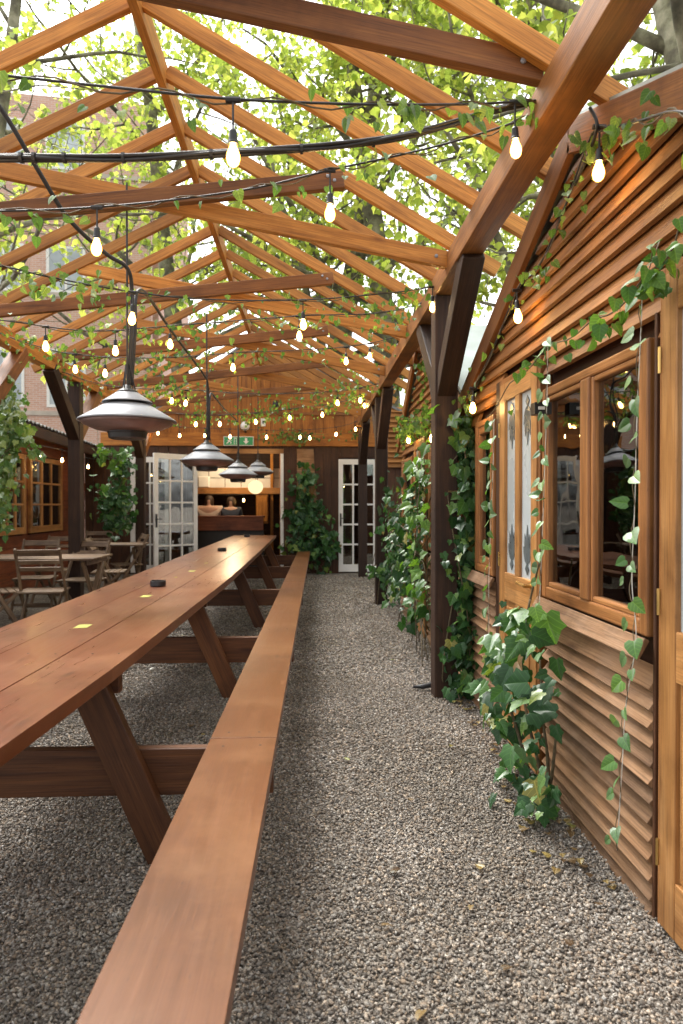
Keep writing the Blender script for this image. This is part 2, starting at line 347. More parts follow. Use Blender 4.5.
def ground_mat():
    m, nt, out = newmat('gravel_ground'); L = nt.links.new; tc = N(nt, 'TexCoord')
    v = N(nt, 'TexVoronoi'); v.inputs['Scale'].default_value = 62; L(tc.outputs['Object'], v.inputs['Vector'])
    sp = N(nt, 'SeparateColor'); L(v.outputs['Color'], sp.inputs[0])
    r = ramp(nt, [(0, (.085, .073, .06)), (.5, (.18, .158, .134)), (1, (.33, .295, .255))]); L(sp.outputs[0], r.inputs[0])
    n = N(nt, 'TexNoise'); n.inputs['Scale'].default_value = 1.3; n.inputs['Detail'].default_value = 6; L(tc.outputs['Object'], n.inputs['Vector'])
    r2 = ramp(nt, [(.35, (.7, .68, .64)), (.65, (1.1, 1.1, 1.1))]); L(n.outputs[0], r2.inputs[0])
    b = N(nt, 'BsdfPrincipled'); b.inputs['Roughness'].default_value = .9; L(mixc(nt, r.outputs[0], r2.outputs[0], 1.0, 'MULTIPLY'), b.inputs['Base Color'])
    bp = N(nt, 'Bump'); bp.inputs['Strength'].default_value = .9; bp.inputs['Distance'].default_value = .012; bp.invert = True; L(v.outputs['Distance'], bp.inputs['Height']); L(bp.outputs[0], b.inputs['Normal'])
    L(b.outputs[0], out.inputs[0]); return m
M['ground'] = ground_mat()
def pebble_mat():
    m, nt, out = newmat('gravel_stone'); L = nt.links.new
    rn = N(nt, 'UVMap', uv_map='rnd'); sx = N(nt, 'SeparateXYZ'); L(rn.outputs[0], sx.inputs[0])
    r = ramp(nt, [(0, (.12, .104, .088)), (.35, (.225, .198, .168)), (.7, (.325, .292, .25)), (.9, (.40, .365, .32)), (1, (.50, .465, .415))]); L(sx.outputs[0], r.inputs[0])
    h = ramp(nt, [(0, (1.12, .98, .84)), (.5, (1, 1, 1)), (1, (.95, 1, 1.06))]); L(sx.outputs[1], h.inputs[0])
    tc = N(nt, 'TexCoord'); n = N(nt, 'TexNoise'); n.inputs['Scale'].default_value = 1.1; n.inputs['Detail'].default_value = 5; L(tc.outputs['Object'], n.inputs['Vector'])
    r2 = ramp(nt, [(.35, (.72, .70, .66)), (.65, (1.1, 1.1, 1.1))]); L(n.outputs[0], r2.inputs[0])
    c = mixc(nt, r.outputs[0], h.outputs[0], 1.0, 'MULTIPLY'); c = mixc(nt, c, r2.outputs[0], 1.0, 'MULTIPLY')
    b = N(nt, 'BsdfPrincipled'); b.inputs['Roughness'].default_value = .85; L(c, b.inputs['Base Color']); L(b.outputs[0], out.inputs[0]); return m
M['pebble'] = pebble_mat()
# ================= camera, sky, sun
cam = bpy.data.cameras.new('camera'); co = bpy.data.objects.new('camera', cam); COL.objects.link(co)
co.location = CAM; co.rotation_euler = (math.pi/2-TH, 0, -PSI); cam.lens = F/1024*36; cam.sensor_width = 36; cam.clip_end = 2000; cam.clip_start = .05
cam.dof.use_dof = True; cam.dof.focus_distance = 3.2; cam.dof.aperture_fstop = 4.0
SC.camera = co
w = bpy.data.worlds.new('World'); SC.world = w; w.use_nodes = True; nt = w.node_tree; nt.nodes.clear()
sky = nt.nodes.new('ShaderNodeTexSky'); sky.sky_type = 'NISHITA'; sky.sun_disc = False
SUN_EL, SUN_AZ = math.radians(58), math.radians(-35)
sky.sun_elevation = SUN_EL; sky.sun_rotation = SUN_AZ; sky.dust_density = 4; sky.ozone_density = 1; sky.air_density = 1
hs = nt.nodes.new('ShaderNodeHueSaturation'); hs.inputs['Saturation'].default_value = .12
bg = nt.nodes.new('ShaderNodeBackground'); bg.inputs[1].default_value = .15
wo = nt.nodes.new('ShaderNodeOutputWorld'); nt.links.new(sky.outputs[0], hs.inputs['Color']); nt.links.new(hs.outputs[0], bg.inputs[0]); nt.links.new(bg.outputs[0], wo.inputs[0])
sl = bpy.data.lights.new('sun', 'SUN'); sl.energy = 1.0; sl.angle = math.radians(25); sl.color = (1, .95, .87)
so = bpy.data.objects.new('sun', sl); COL.objects.link(so)
sd = V((math.sin(SUN_AZ)*math.cos(SUN_EL), math.cos(SUN_AZ)*math.cos(SUN_EL), math.sin(SUN_EL)))
so.rotation_euler = sd.to_track_quat('Z', 'Y').to_euler(); so.location = (0, 0, 30)
SC.view_settings.view_transform = 'Standard'; SC.view_settings.look = 'None'; SC.view_settings.exposure = 1.92; SC.view_settings.gamma = 1
SC.cycles.use_denoising = True; SC.cycles.max_bounces = 10; SC.cycles.transparent_max_bounces = 12; SC.cycles.sample_clamp_indirect = 6

# ================= ground
g = MB(); n = 60
s = MB()
for i in range(1): s.bb(-300, 300, -300, 300, -.6, 0)
o = s.build('ground', M['ground'], None, base=(0, 0, 0)); tag(o, kind='structure')
def pebbles(regions):
    cs = []; sz = []
    for (x0, x1, y0, y1, n, r0, r1) in regions:
        p = RNG.random((n, 2)); cs.append(np.stack([x0+p[:, 0]*(x1-x0), y0+p[:, 1]*(y1-y0)], 1)); sz.append(r0+(r1-r0)*RNG.random(n)**2)
    c = np.concatenate(cs); r = np.concatenate(sz); n = len(r)
    cube = np.array([[(i & 1)*2-1, (i >> 1 & 1)*2-1, (i >> 2 & 1)*2-1] for i in range(8)], float)*.72
    b = cube[None]+RNG.normal(0, .27, (n, 8, 3)); b *= (np.array([1.15, .9, .62])*(.75+.5*RNG.random((n, 1, 3))))
    a = RNG.random(n)*6.283; t = RNG.normal(0, .45, n)
    ca, sa, ct, st = np.cos(a), np.sin(a), np.cos(t), np.sin(t)
    x, y, z = b[..., 0], b[..., 1], b[..., 2]
    x, z = x*ct[:, None]+z*st[:, None], -x*st[:, None]+z*ct[:, None]
    x, y = x*ca[:, None]-y*sa[:, None], x*sa[:, None]+y*ca[:, None]
    co = np.stack([x*r[:, None]+c[:, :1], y*r[:, None]+c[:, 1:], z*r[:, None]+(r*.35+RNG.random(n)*.006)[:, None]], 2).reshape(-1, 3)
    q = np.array([0, 4, 6, 2, 1, 3, 7, 5, 0, 1, 5, 4, 2, 6, 7, 3, 0, 2, 3, 1, 4, 5, 7, 6])
    loops = (np.arange(n)[:, None]*8+q[None]).ravel(); starts = np.arange(n*6)*4
    rnd = np.repeat(RNG.random((n, 2)), 24, 0)
    o = np_mesh('gravel', co, loops, starts, rnd, M['pebble'], None, False, (0, 0, 0)); tag(o, kind='stuff')
pebbles([(-1.7, 1.25, 1.45, 3.2, 90000, .0028, .0066), (-2.9, 1.2, 3.2, 5.2, 80000, .0038, .0075), (-3.2, 1.2, 5.2, 8.5, 40000, .006, .0095), (-3.2, 1.3, 8.5, 12.6, 18000, .008, .013)])
# fallen leaves
m_ = [(390, 870), (482, 868), (425, 1010), (520, 830), (600, 905), (612, 835), (385, 925), (350, 760), (455, 745), (500, 968), (410, 800), (560, 868), (250, 700), (200, 735), (470, 905), (540, 800), (575, 945), (330, 640), (390, 660), (420, 640)]
pts = [PZ(a+random.uniform(-4, 4), b, .022) for a, b in m_]
for _ in range(75):
    yy = random.uniform(2.2, 4.6); pts.append(V((1.04-abs(random.gauss(0, .10)), yy, random.uniform(.012, .028))))
for _ in range(40): pts.append(V((random.uniform(-3, -.2), random.uniform(2.4, 9), .024)))
tp = [(math.cos(k*2.1), math.sin(k*2.1), random.uniform(-.1, .25)) for k in range(len(pts))]
tag(leaves('fallen_leaves', pts, tp, [(random.uniform(-.3, .3), random.uniform(-.3, .3), 1) for _ in pts], [random.uniform(.022, .04) for _ in pts], 'heart', M['litter']), kind='stuff')
sb = MB(); sc0 = PZ(426, 686, .035)
sb.tube([sc0+V((-.09, .0, -.004)), sc0+V((-.03, -.012, 0)), sc0+V((.03, -.008, .008)), sc0+V((.075, .012, .03))], [.010, .018, .02, .012], 8)
tag(sb.build('rubber_wedge', M['black'], smooth=True), 'small black curved rubber wedge lying on gravel beside dark post', 'doorstop')

# ================= pergola
XR, ZR, XL, ZL, XC, ZC = .90, 2.78, -2.76, 2.87, -.874, 3.87
PG_ = thing('pergola', 'long timber pergola with open pitched rafters over the gravel terrace', 'pergola', (-.9, 6.5, 0))
def one(name, p0, p1, w_, h_, mat, up=(0, 0, 1), bev=.004, par=None):
    b = MB(); b.beam(p0, p1, w_, h_, up); return b.build(name, M[mat], par or PG_, bev)
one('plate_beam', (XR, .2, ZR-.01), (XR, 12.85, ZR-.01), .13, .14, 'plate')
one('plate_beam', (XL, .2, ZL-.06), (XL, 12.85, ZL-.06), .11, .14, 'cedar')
one('ridge_beam', (XC, .2, ZC-.02), (XC, 12.85, ZC-.02), .05, .15, 'cedar')
y = 1.25; rafters = []
while y < 12.8:
    jit = random.uniform(-.02, .02)
    # right slope
    sl_ = (ZC-(ZR+.10))/(XC-XR)
    p0 = V((XC+.025, y+jit, ZC)); xe = XR+.24+random.uniform(-.04, .05); p1 = V((xe, y+.03+jit, ZC+(xe-XC)*sl_)); one('rafter', p0, p1, .042, .085, 'cedar')
    sl_ = (ZC-(ZL+.05))/(XC-XL)
    xe = XL-.27+random.uniform(-.05, .05); p1 = V((xe, y+.02+jit, ZC+(xe-XC)*sl_)); p0 = V((XC-.025, y+jit, ZC)); one('rafter', p0, p1, .042, .085, 'cedar')
    rafters.append(y); y += .578
def rz(X): return ZC+(X-XC)*((ZC-(ZR+.10))/(XC-XR)) if X > XC else ZC+(X-XC)*((ZC-(ZL+.05))/(XC-XL))
for t in (2.42, 4.12, 5.87, 7.6, 9.35, 11.1):
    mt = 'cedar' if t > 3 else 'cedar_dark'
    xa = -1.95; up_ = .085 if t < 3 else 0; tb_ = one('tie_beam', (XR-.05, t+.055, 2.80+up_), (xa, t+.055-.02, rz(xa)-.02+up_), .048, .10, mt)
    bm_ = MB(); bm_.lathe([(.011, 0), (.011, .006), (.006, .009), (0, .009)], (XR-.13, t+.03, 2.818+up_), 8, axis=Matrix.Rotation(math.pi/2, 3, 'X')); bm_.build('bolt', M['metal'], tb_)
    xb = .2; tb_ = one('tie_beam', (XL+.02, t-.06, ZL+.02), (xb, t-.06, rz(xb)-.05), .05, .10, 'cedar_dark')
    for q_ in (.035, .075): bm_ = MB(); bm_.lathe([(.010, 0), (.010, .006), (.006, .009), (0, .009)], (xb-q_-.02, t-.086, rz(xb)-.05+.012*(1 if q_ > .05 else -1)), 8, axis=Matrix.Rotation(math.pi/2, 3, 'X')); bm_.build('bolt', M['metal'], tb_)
for (yy, X, zt) in ((4.6, XR+.01, ZR-.08), (8.9, XR+.03, ZR-.08), (12.3, XR+.05, ZR-.08), (.45, XR, ZR-.08), (5.9, XL, ZL-.13), (8.2, XL, ZL-.13), (11.3, XL, ZL-.13), (4.0, XL, ZL-.13)):
    wd = .155 if X > 0 else .14
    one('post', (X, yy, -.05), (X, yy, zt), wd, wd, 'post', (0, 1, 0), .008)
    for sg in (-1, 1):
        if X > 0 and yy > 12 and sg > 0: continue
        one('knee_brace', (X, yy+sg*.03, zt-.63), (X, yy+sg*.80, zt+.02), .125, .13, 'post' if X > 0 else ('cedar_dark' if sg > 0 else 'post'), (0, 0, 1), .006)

# ================= long table
TB = thing('picnic_table', 'very long reddish varnished picnic table with attached plank benches', 'picnic table', (-.9, 6.5, 0))
def lerp(a, b, t): return a+(b-a)*t
def curve(tab, y):
    for (y0, v0), (y1, v1) in zip(tab, tab[1:]):
        if y <= y1: return lerp(v0, v1, (y-y0)/(y1-y0))
    return tab[-1][1]
xr_ = [(.2, -.745), (1.3, -.715), (2.3, -.665), (3.7, -.635), (5.1, -.605), (8, -.60), (12.4, -.615)]
xl_ = [(.2, -1.385), (12.4, -1.375)]
def strip(mb, f0, f1, ys, z0, z1):
    r = (random.random(), random.random()); ou, ov = random.uniform(0, 30), random.uniform(0, 30); b = len(mb.v)
    for y in ys:
        for (x, z) in ((f0(y), z0), (f1(y), z0), (f1(y), z1), (f0(y), z1)): mb.v.append(V((x, y, z)))
    W = abs(f1(ys[0])-f0(ys[0])); T = z1-z0; vs = [0, W, W+T, 2*W+T, 2*W+2*T]
    for i in range(len(ys)-1):
        for k in range(4):
            k2 = (k+1) % 4
            mb.face([b+i*4+k, b+i*4+k2, b+i*4+4+k2, b+i*4+4+k], [(ou+ys[i], ov+vs[k]), (ou+ys[i], ov+vs[k+1]), (ou+ys[i+1], ov+vs[k+1]), (ou+ys[i+1], ov+vs[k])], r)
    mb.face([b, b+3, b+2, b+1], [(0, 0), (0, T), (W, T), (W, 0)], r)
    e = b+(len(ys)-1)*4; mb.face([e, e+1, e+2, e+3], [(0, 0), (W, 0), (W, T), (0, T)], r)
tt = MB(); npk = 3
for k in range(npk):
    for (ya, yb) in ((.3, 12.45),):
        ys = [ya+(yb-ya)*i/24 for i in range(25)]
        g0, g1 = k/npk+(.0018 if k else 0), (k+1)/npk-(.0018 if k < npk-1 else 0)
        f = lambda y, g: lerp(curve(xl_, y), curve(xr_, y), g)
        dz = random.uniform(-.0015, .0015)
        strip(tt, lambda y, g=g0: f(y, g), lambda y, g=g1: f(y, g), ys, .705+dz, .75+dz)
for yy in (.68, 2.56, 4.68, 7.31, 10.01, 12.2):
    for xx in (-1.30, -1.17, -1.05, -.93, -.80, -.70): tt.lathe([(.0042, -.001), (.0042, .0006), (0, .0006)], (xx+random.uniform(-.01, .01), yy+random.uniform(-.012, .012), .7515), 8, mi=1)
tt.build('tabletop', [M['table'], M['black']], TB, .009)
def bench(name, x0, x1, ya, yb, bev=.005):
    b = MB(); ys = [ya+(yb-ya)*i/8 for i in range(9)]
    strip(b, lambda y: curve(x0, y), lambda y: curve(x1, y), ys, .403, .45)
    for yy in (.68, 2.42, 2.56, 4.68, 7.31, 10.01, 12.2):
        if ya < yy < yb:
            for q in (.25, .75): b.lathe([(.005, -.001), (.005, .0006), (0, .0006)], (lerp(curve(x0, yy), curve(x1, yy), q)+random.uniform(-.01, .01), yy+random.uniform(-.01, .01), .45), 8, mi=1)
    return b.build(name, [M['bench'], M['black']], TB, bev)
bl = [(.4, -.395), (2.5, -.362), (12.6, -.222)]; br = [(.4, -.15), (2.5, -.122), (12.6, -.0)]
bench('bench_seat', bl, br, .4, 2.497); bench('bench_seat', bl, br, 2.503, 7.6); bench('bench_seat', bl, br, 7.606, 12.5)
bench('bench_seat', [(.4, -1.9), (12.6, -1.9)], [(.4, -1.65), (12.6, -1.65)], .4, 6.1); bench('bench_seat', [(.4, -1.9), (12.6, -1.9)], [(.4, -1.65), (12.6, -1.65)], 6.11, 12.5)
for yy in (.62, 2.50, 4.62, 7.25, 9.95, 12.2):
    xe = curve(br, yy)-.015
    b = MB(); b.beam((-1.89, yy+.06, .315), (xe, yy+.06, .315), .048, .172); b.build('crossbeam', M['trestle'], TB, .004)
    b = MB(); b.beam((-1.33, yy+.06, .655), (-.70, yy+.06, .655), .048, .096); b.build('batten', M['trestle'], TB, .004)
    for sg in (1, -1):
        b = MB(); c = -1.01; b.beam((c+sg*.19, yy, .70), (c+sg*.50, yy, -.01), .125, .05, (0, 1, 0)); 
        b.build('leg', M['trestle'], TB, .004)
for k, (a, b_) in enumerate(((83, 626), (146, 596), (192, 571), (206, 563), (176, 577))):
    p = PZ(a, b_, .7525); sw = MB(); sw.box((p.x, p.y, .7518), (.06, .055, .05, .03, .02)[k], (.085, .09, .09, .05, .04)[k], .001)
    sw.build('sticker', M['sticker'], TB)
def ashtray(px, py, lab):
    p = PZ(px, py, .752); b = MB(); r = .052
    b.lathe([(r*.9, 0), (r, .004), (r, .034), (r*.98, .037), (r*.86, .037), (r*.82, .014), (0.0, .012)], p, 28)
    for k in range(3):
        a = k*2.094+.5; b.beam(p+V((math.cos(a)*r*.83, math.sin(a)*r*.83, .0375)), p+V((math.cos(a)*r*.99, math.sin(a)*r*.99, .0375)), .012, .004)
    tag(b.build('ashtray', M['black'], smooth=False, base=p), lab, 'ashtray', 'black ashtrays along the long table')
ashtray(158, 586, 'largest round black ashtray, beside the pair of yellow stickers nearest the camera')
ashtray(222, 551, 'middle round black ashtray halfway down the long red table')
ashtray(247, 537, 'smallest round black ashtray near the far end of the long table')

# ================= heater lamps
SCH = lambda pr: [(a*.93, b*.93) for a, b in pr]
def heater(px, py, d, zt, lab, feed=True):
    c = P(px, py, d); c = V((c.x, c.y, 1.86+.0)); c.z = P(px, py, d).z
    t = thing('heater_lamp', lab, 'patio heater', c, 'grey hanging patio heaters over the long table')
    b = MB(); b.lathe(SCH([(.06, .165), (.065, .163), (.152, .103), (.157, .096), (.15, .096), (.05, .15)]), c, 40); b.build('upper_shade', M['metal'], t, smooth=True)
    b = MB(); b.lathe(SCH([(.135, .083), (.145, .081), (.30, -.012), (.306, -.022), (.298, -.024), (.14, .066)]), c, 48); b.build('lower_shade', M['metal'], t, smooth=True)
    b = MB(); b.lathe(SCH([(.292, -.022), (.27, -.045), (.20, -.075), (.125, -.088)]), c, 40); b.build('reflector', M['copper'], t, smooth=True)
    b = MB(); b.lathe(SCH([(.10, .11), (.128, .09), (.128, .07), (.11, .06)]), c, 32); b.build('collar', M['black'], t)
    b = MB(); b.lathe(SCH([(.125, -.07), (.125, -.094), (.12, -.10), (.116, -.128), (.10, -.135), (0.0, -.135)]), c, 32); b.build('heater_housing', M['black'], t)
    b = MB(); b.lathe(SCH([(.075, .155), (.06, .172), (.03, .19), (.022, .21), (0, .212)]), c, 24)
    b.build('cap', M['black'], t, smooth=True)
    b = MB()
    for k in range(3):
        a = k*2.094+.4; b.tube([c+V((math.cos(a)*.045, math.sin(a)*.045, .17)), c+V((math.cos(a)*.012, math.sin(a)*.012, .32))], .004, 6)
    b.tube([c+V((0, 0, .2)), V((c.x, c.y, zt))], .0075 if d > 4.5 else .006, 8); b.build('suspension_rod', M['rubber'], t)
    return c
h1 = heater(127.5, 418, 4.1, 3.2, 'largest grey tiered patio heater lamp, nearest the camera above the table')
h2 = heater(207, 459, 7.2, 3.3, 'second largest grey tiered heater lamp, left of the exit sign')
h3 = heater(238, 473.5, 9.9, 3.3, 'grey tiered heater lamp directly below the green exit sign')
h4 = heater(258, 471, 11.9, 3.3, 'smallest grey tiered heater lamp, farthest down the table')
def cr(pts, k=8):
    pts = [V(p) for p in pts]; out = []
    for i in range(len(pts)-1):
        p0, p1, p2, p3 = pts[max(i-1, 0)], pts[i], pts[i+1], pts[min(i+2, len(pts)-1)]
        for j in range(k):
            t = j/k; out.append(.5*((2*p1)+(p2-p0)*t+(2*p0-5*p1+4*p2-p3)*t*t+(3*p1-p0-3*p2+p3)*t**3))
    out.append(pts[-1]); return out
def cable(pts, r, lab, name='power_cable', cat='cable'):
    b = MB(); b.tube(cr(pts), r, 8); return tag(b.build(name, M['rubber'], smooth=True), lab, cat)
cable([P(-60, 40, 3.3), P(-4, 102, 3.4), P(35, 165, 3.55), P(68, 218, 3.75), P(105, 253, 3.95), P(127, 268, 4.05), P(132, 292, 4.12), P(131, 340, 4.12), P(128.5, 388, 4.12)], .012, 'thick black cable looping from upper left down to the largest heater')
cable([P(131.5, 386, 4.16), P(135, 330, 4.16), P(135.5, 300, 4.2), P(140, 290, 4.3), P(150, 299, 4.6), P(168, 326, 5.3), P(190, 356, 6.3), P(203, 374, 7), P(208, 388, 7.24), P(207.5, 440, 7.24)], .011, 'black cable sagging between the largest and second largest heaters')
cable([P(209.5, 440, 7.28), P(210, 396, 7.28), P(216, 399, 7.8), P(226, 411, 8.9), P(236, 420, 9.8), P(238.5, 430, 9.93), P(238.5, 462, 9.93)], .010, 'short black cable between the second heater and the one under exit sign')
# thick black bundle crossing near the front
bt = thing('cable_bundle', 'thick bundle of taped black cables crossing under the front rafters', 'cable', P(300, 152, 2.4))
for k in range(4):
    o_ = [V((0, math.cos(k*1.57)*.008, math.sin(k*1.57)*.008)), V((0, math.cos(k*1.57+1.2)*.009, math.sin(k*1.57+1.2)*.009))]
    b = MB(); ctl = [(-200, 168, 2.3), (-60, 161, 2.25), (0, 158, 2.22), (120, 158, 2.25), (230, 153, 2.3), (330, 146, 2.35), (400, 137, 2.42), (450, 124, 2.5), (500, 109, 2.56), (546, 99, 2.6)]
    b.tube(cr([P(*c)+o_[i % 2] for i, c in enumerate(ctl)], 5), .0065, 6); b.build('cable', M['rubber'], bt, smooth=True)
b = MB()
for (a, c_, d_) in ((20, 158, 2.22), (33, 158, 2.22), (63, 158, 2.23), (122, 158, 2.25), (210, 154.5, 2.29), (300, 149, 2.33), (372, 142, 2.4)):
    b = MB(); p = P(a, c_, d_); q = P(a+3, c_, d_); b.tube([p, q], .0175, 8); b.build('tape', M['black'], bt)
# ================= sheds on the right
def yX(px, X): d = ray(px, 512); return X*d.y/d.x
YAX = Matrix.Identity(3)
def slats(mb, X, z0, z1, rng, pitch=.068, wd=.088, tilt=34):
    z = z0
    while z < z1:
        for (a, b) in rng(z):
            if b-a < .03: continue
            # boards are cut into lengths here and there
            e = random.uniform(-.008, .008)
            R = Matrix.Rotation(math.radians(tilt+random.uniform(-4, 4)), 3, 'Y') @ Matrix.Rotation(random.uniform(-.007, .007), 3, 'X')
            mb.box((X, (a+b)/2+e, z+random.uniform(-.003, .003)), .019, b-a, wd, R, 1)
        z += pitch
def door(parent, X, ya, yb, z0, z1, two=True, etched=True, lite=(.93, 1.87)):
    """ya nearer than yb; leaf in the plane X"""
    d = MB(); t = .04; st = .085; g0, g1 = lite
    d.bb(X-t/2, X+t/2, ya, ya+st, z0, z1, 2); d.bb(X-t/2, X+t/2, yb-st, yb, z0, z1, 2)
    for (a, b) in ((z0, z0+.17), (g0-.15, g0), (g1, z1)): d.bb(X-t/2+.001, X+t/2-.001, ya+st, yb-st, a, b, 1)
    ym = (ya+yb)/2
    if two: d.bb(X-t/2+.001, X+t/2-.001, ym-.038, ym+.038, g0, g1, 2)
    d.bb(X-t/2+.002, X+t/2-.002, ym-.035, ym+.035, z0+.17, g0-.15, 2)
    D = d.build('door', M['pine'], parent, .004)
    b = MB()
    for (a, c) in ((ya+st, ym-.035), (ym+.035, yb-st)):
        b.bb(X-.006, X+.012, a, c, z0+.17, g0-.15, 2); b.bb(X-.016, X-.005, a+.03, c-.03, z0+.20, g0-.18, 2)
    b.build('panel', M['pine'], D, .006)
    b = MB(); b.bb(X-.003, X+.003, ya+st-.005, yb-st+.005, g0-.005, g1+.005); b.build('frosted_pane', M['frost'], D)
    if etched:
        e = MB(); cols = ((ya+st, ym-.038), (ym+.038, yb-st)) if two else ((ya+st, yb-st),)
        for (a, c) in cols:
            yc = (a+c)/2; wv = (c-a)*.40
            for (zb, sg) in ((g0+.05, 1), (g1-.05, -1)):
                for k in (-2, -1, 0, 1, 2):
                    an = k*.42; L = .20-.03*abs(k); o = [(0, 0), (.022, L*.35), (.016, L*.7), (0, L), (-.016, L*.7), (-.022, L*.35)]
                    o = [(x*math.cos(an)+y*math.sin(an)*.55, (y*math.cos(an)-x*math.sin(an))*sg) for x, y in o]
                    e.prism(o, (X-.0065-.0002*k, yc, zb+sg*.02), (0, wv/.06*.85, 0), (0, 0, 1), (.002, 0, 0))
                e.prism([(-.03, 0), (0, .03), (.03, 0), (0, -.03)], (X-.0075, yc, zb), (0, 1, 0), (0, 0, 1), (.003, 0, 0))
        e.build('etched_leaves', M['etch'], D)
    h = MB(); yk = ya+.045; zk = g0-.02
    h.lathe([(.02, 0), (.02, .01), (.009, .012), (.009, .045)], (X-.02, yk, zk), 12, axis=Matrix.Rotation(-math.pi/2, 3, 'Y'))
    h.tube([(X-.062, yk-.005, zk), (X-.064, yk+.11, zk+.006)], .008, 8); h.build('handle', M['brass'], D)
    for zz in (z0+.22, (z0+z1)/2, z1-.25): h = MB(); h.tube([(X-.024, yb+.004, zz-.04), (X-.024, yb+.004, zz+.04)], .0055, 8); h.build('hinge', M['brass'], D)
    return D
def casement(parent, X, ya, yb, z0, z1, cols=2, mull=.10, inner=.045, mat='frame'):
    f = MB(); t = .052
    f.bb(X-.035, X+.03, ya, ya+t, z0, z1, 2); f.bb(X-.035, X+.03, yb-t, yb, z0, z1, 2)
    f.bb(X-.034, X+.03, ya+t, yb-t, z0, z0+t, 1); f.bb(X-.034, X+.03, ya+t, yb-t, z1-t*.8, z1, 1)
    W = (yb-ya-2*t-(cols-1)*mull)/cols; wins = []
    for k in range(cols):
        a = ya+t+k*(W+mull); b = a+W; wins.append((a, b))
        if k: f.bb(X-.040, X+.03, a-mull, a, z0+t-.002, z1-t*.8+.002, 2)
    w_ = f.build('window', M[mat], parent, .008)
    for (a, b) in wins:
        s = MB(); q = inner; zz0, zz1 = z0+t, z1-t*.8
        s.bb(X-.03, X+.01, a, a+q, zz0, zz1, 2); s.bb(X-.03, X+.01, b-q, b, zz0, zz1, 2); s.bb(X-.029, X+.01, a+q, b-q, zz0, zz0+q, 1); s.bb(X-.029, X+.01, a+q, b-q, zz1-q, zz1, 1)
        s.build('sash', M[mat], w_, .006)
        s = MB(); s.bb(X-.008, X-.004, a+q-.004, b-q+.004, zz0+q-.004, zz1-q+.004); s.build('pane', M['glass'], w_)
    return w_
def shed(label, X, ya, yb, apex, ze, za, wins, doors, lower, depth=2.6):
    S = thing('shed', label, 'shed', (X+depth/2, (ya+yb)/2, 0))
    sl = lambda y: za-(za-ze)*(abs(y-apex)/((yb-apex) if y > apex else (apex-ya)))
    def span(z):
        if z <= ze: return ya, yb
        t = (za-z)/(za-ze); return apex-(apex-ya)*t, apex+(yb-apex)*t
    # backing boards round the openings
    ops = sorted([(a, b, z0, z1) for (a, b, z0, z1) in wins]+[(a, b, 0, z1) for (a, b, z1) in doors])
    b = MB(); x0, x1 = X+.035, X+.06
    pos = ya
    for (a, c, z0, z1) in ops:
        if a > pos: b.bb(x0, x1, pos, a, 0, ze, 1)
        if z0 > 0: b.bb(x0, x1, a, c, 0, z0, 1)
        if z1 < ze: b.bb(x0, x1, a, c, z1, ze, 1)
        pos = c
    if pos < yb: b.bb(x0, x1, pos, yb, 0, ze, 1)
    b.prism([(ya, ze), (yb, ze), (apex, za-.02)], (x0, 0, 0), (0, 1, 0), (0, 0, 1), (x1-x0, 0, 0))
    b.build('wall', M['brown'], S)
    r = MB(); r.bb(X+.06, X+depth, ya, ya+.03, 0, ze); r.bb(X+.06, X+depth, yb-.03, yb, 0, ze); r.bb(X+depth, X+depth+.03, ya, yb, 0, ze)
    r.prism([(ya, ze), (yb, ze), (apex, za-.02)], (X+depth, 0, 0), (0, 1, 0), (0, 0, 1), (.03, 0, 0)); r.bb(X+.06, X+depth, ya+.03, yb-.03, .02, .05, 0); r.build('side_wall', M['brown'], S)
    # roof sheets and barge boards
    for (e, q) in ((ya, -1), (yb, 1)):
        n_ = V((0, q*(za-ze), abs(e-apex))).normalized()
        f = MB(); L = V((0, e-apex, ze-za)); ext = L.normalized()*.10
        c0, c1 = V((X-.03, apex, za))+n_*.035, V((X+depth+.1, apex, za))+n_*.035
        f.hexa([c0, c1, c0+L+ext, c1+L+ext, c0+n_*.03, c1+n_*.03, c0+L+ext+n_*.03, c1+L+ext+n_*.03]); f.build('roof', M['roof'], S)
        f = MB(); f.beam(V((X-.055, apex+q*.004, za-.03)), V((X-.055, apex, za-.03))+L+ext*.8, .03, .13); f.build('barge_board', M['cedar_dark'], S, .004)
    # louvred boarding: gable, then the panels under the windows
    g = MB()
    def rg(z):
        a, c = span(z+.03); a += .03; c -= .03; out = [(a, c)]
        for (p, q, z0, z1) in ops:
            if z < z1+.05 and z > z0-.05:
                out = [s for (m, n) in out for s in ((m, min(n, p-.012)), (max(m, q+.012), n)) if s[1] > s[0]]
        return out
    slats(g, X+.006, 1.86, za-.08, rg, .076, .094, 22); g.build('gable_louvres', M['louvre_top'], S, .0015)
    for (a, c, zt) in lower:
        l = MB(); slats(l, X-.004, .02, zt, lambda z: [(a, c)], .060, .077, 37); l.build('louvre_panel', M['louvre'], S, .0012)
    return S
X1 = 1.10
d2b = yX(667, X1); wa, wb = yX(658, X1), yX(549, X1); d1a, d1b = yX(545, X1), yX(503.5, X1); w1a, w1b = yX(499, X1), yX(480, X1); fe = yX(470, X1)
Y0 = .72
S1 = shed('near timber shed with louvred gable, double window and two pine doors', X1, Y0, fe, 2.70, 2.03, 2.80,
    [(wa, wb, .86, 1.83), (w1a, w1b, .86, 1.83)], [(d2b-.86, d2b, 2.02), (d1a, d1b, 2.0)], [(wa-.015, wb+.0, .80), (w1a-.02, fe-.02, .84), (Y0+.02, d2b-.88, .84)])
door(S1, X1-.01, d1a+.035, d1b-.035, .02, 1.97); D2 = door(S1, X1-.015, d2b-.825, d2b-.03, .02, 1.99, two=False)
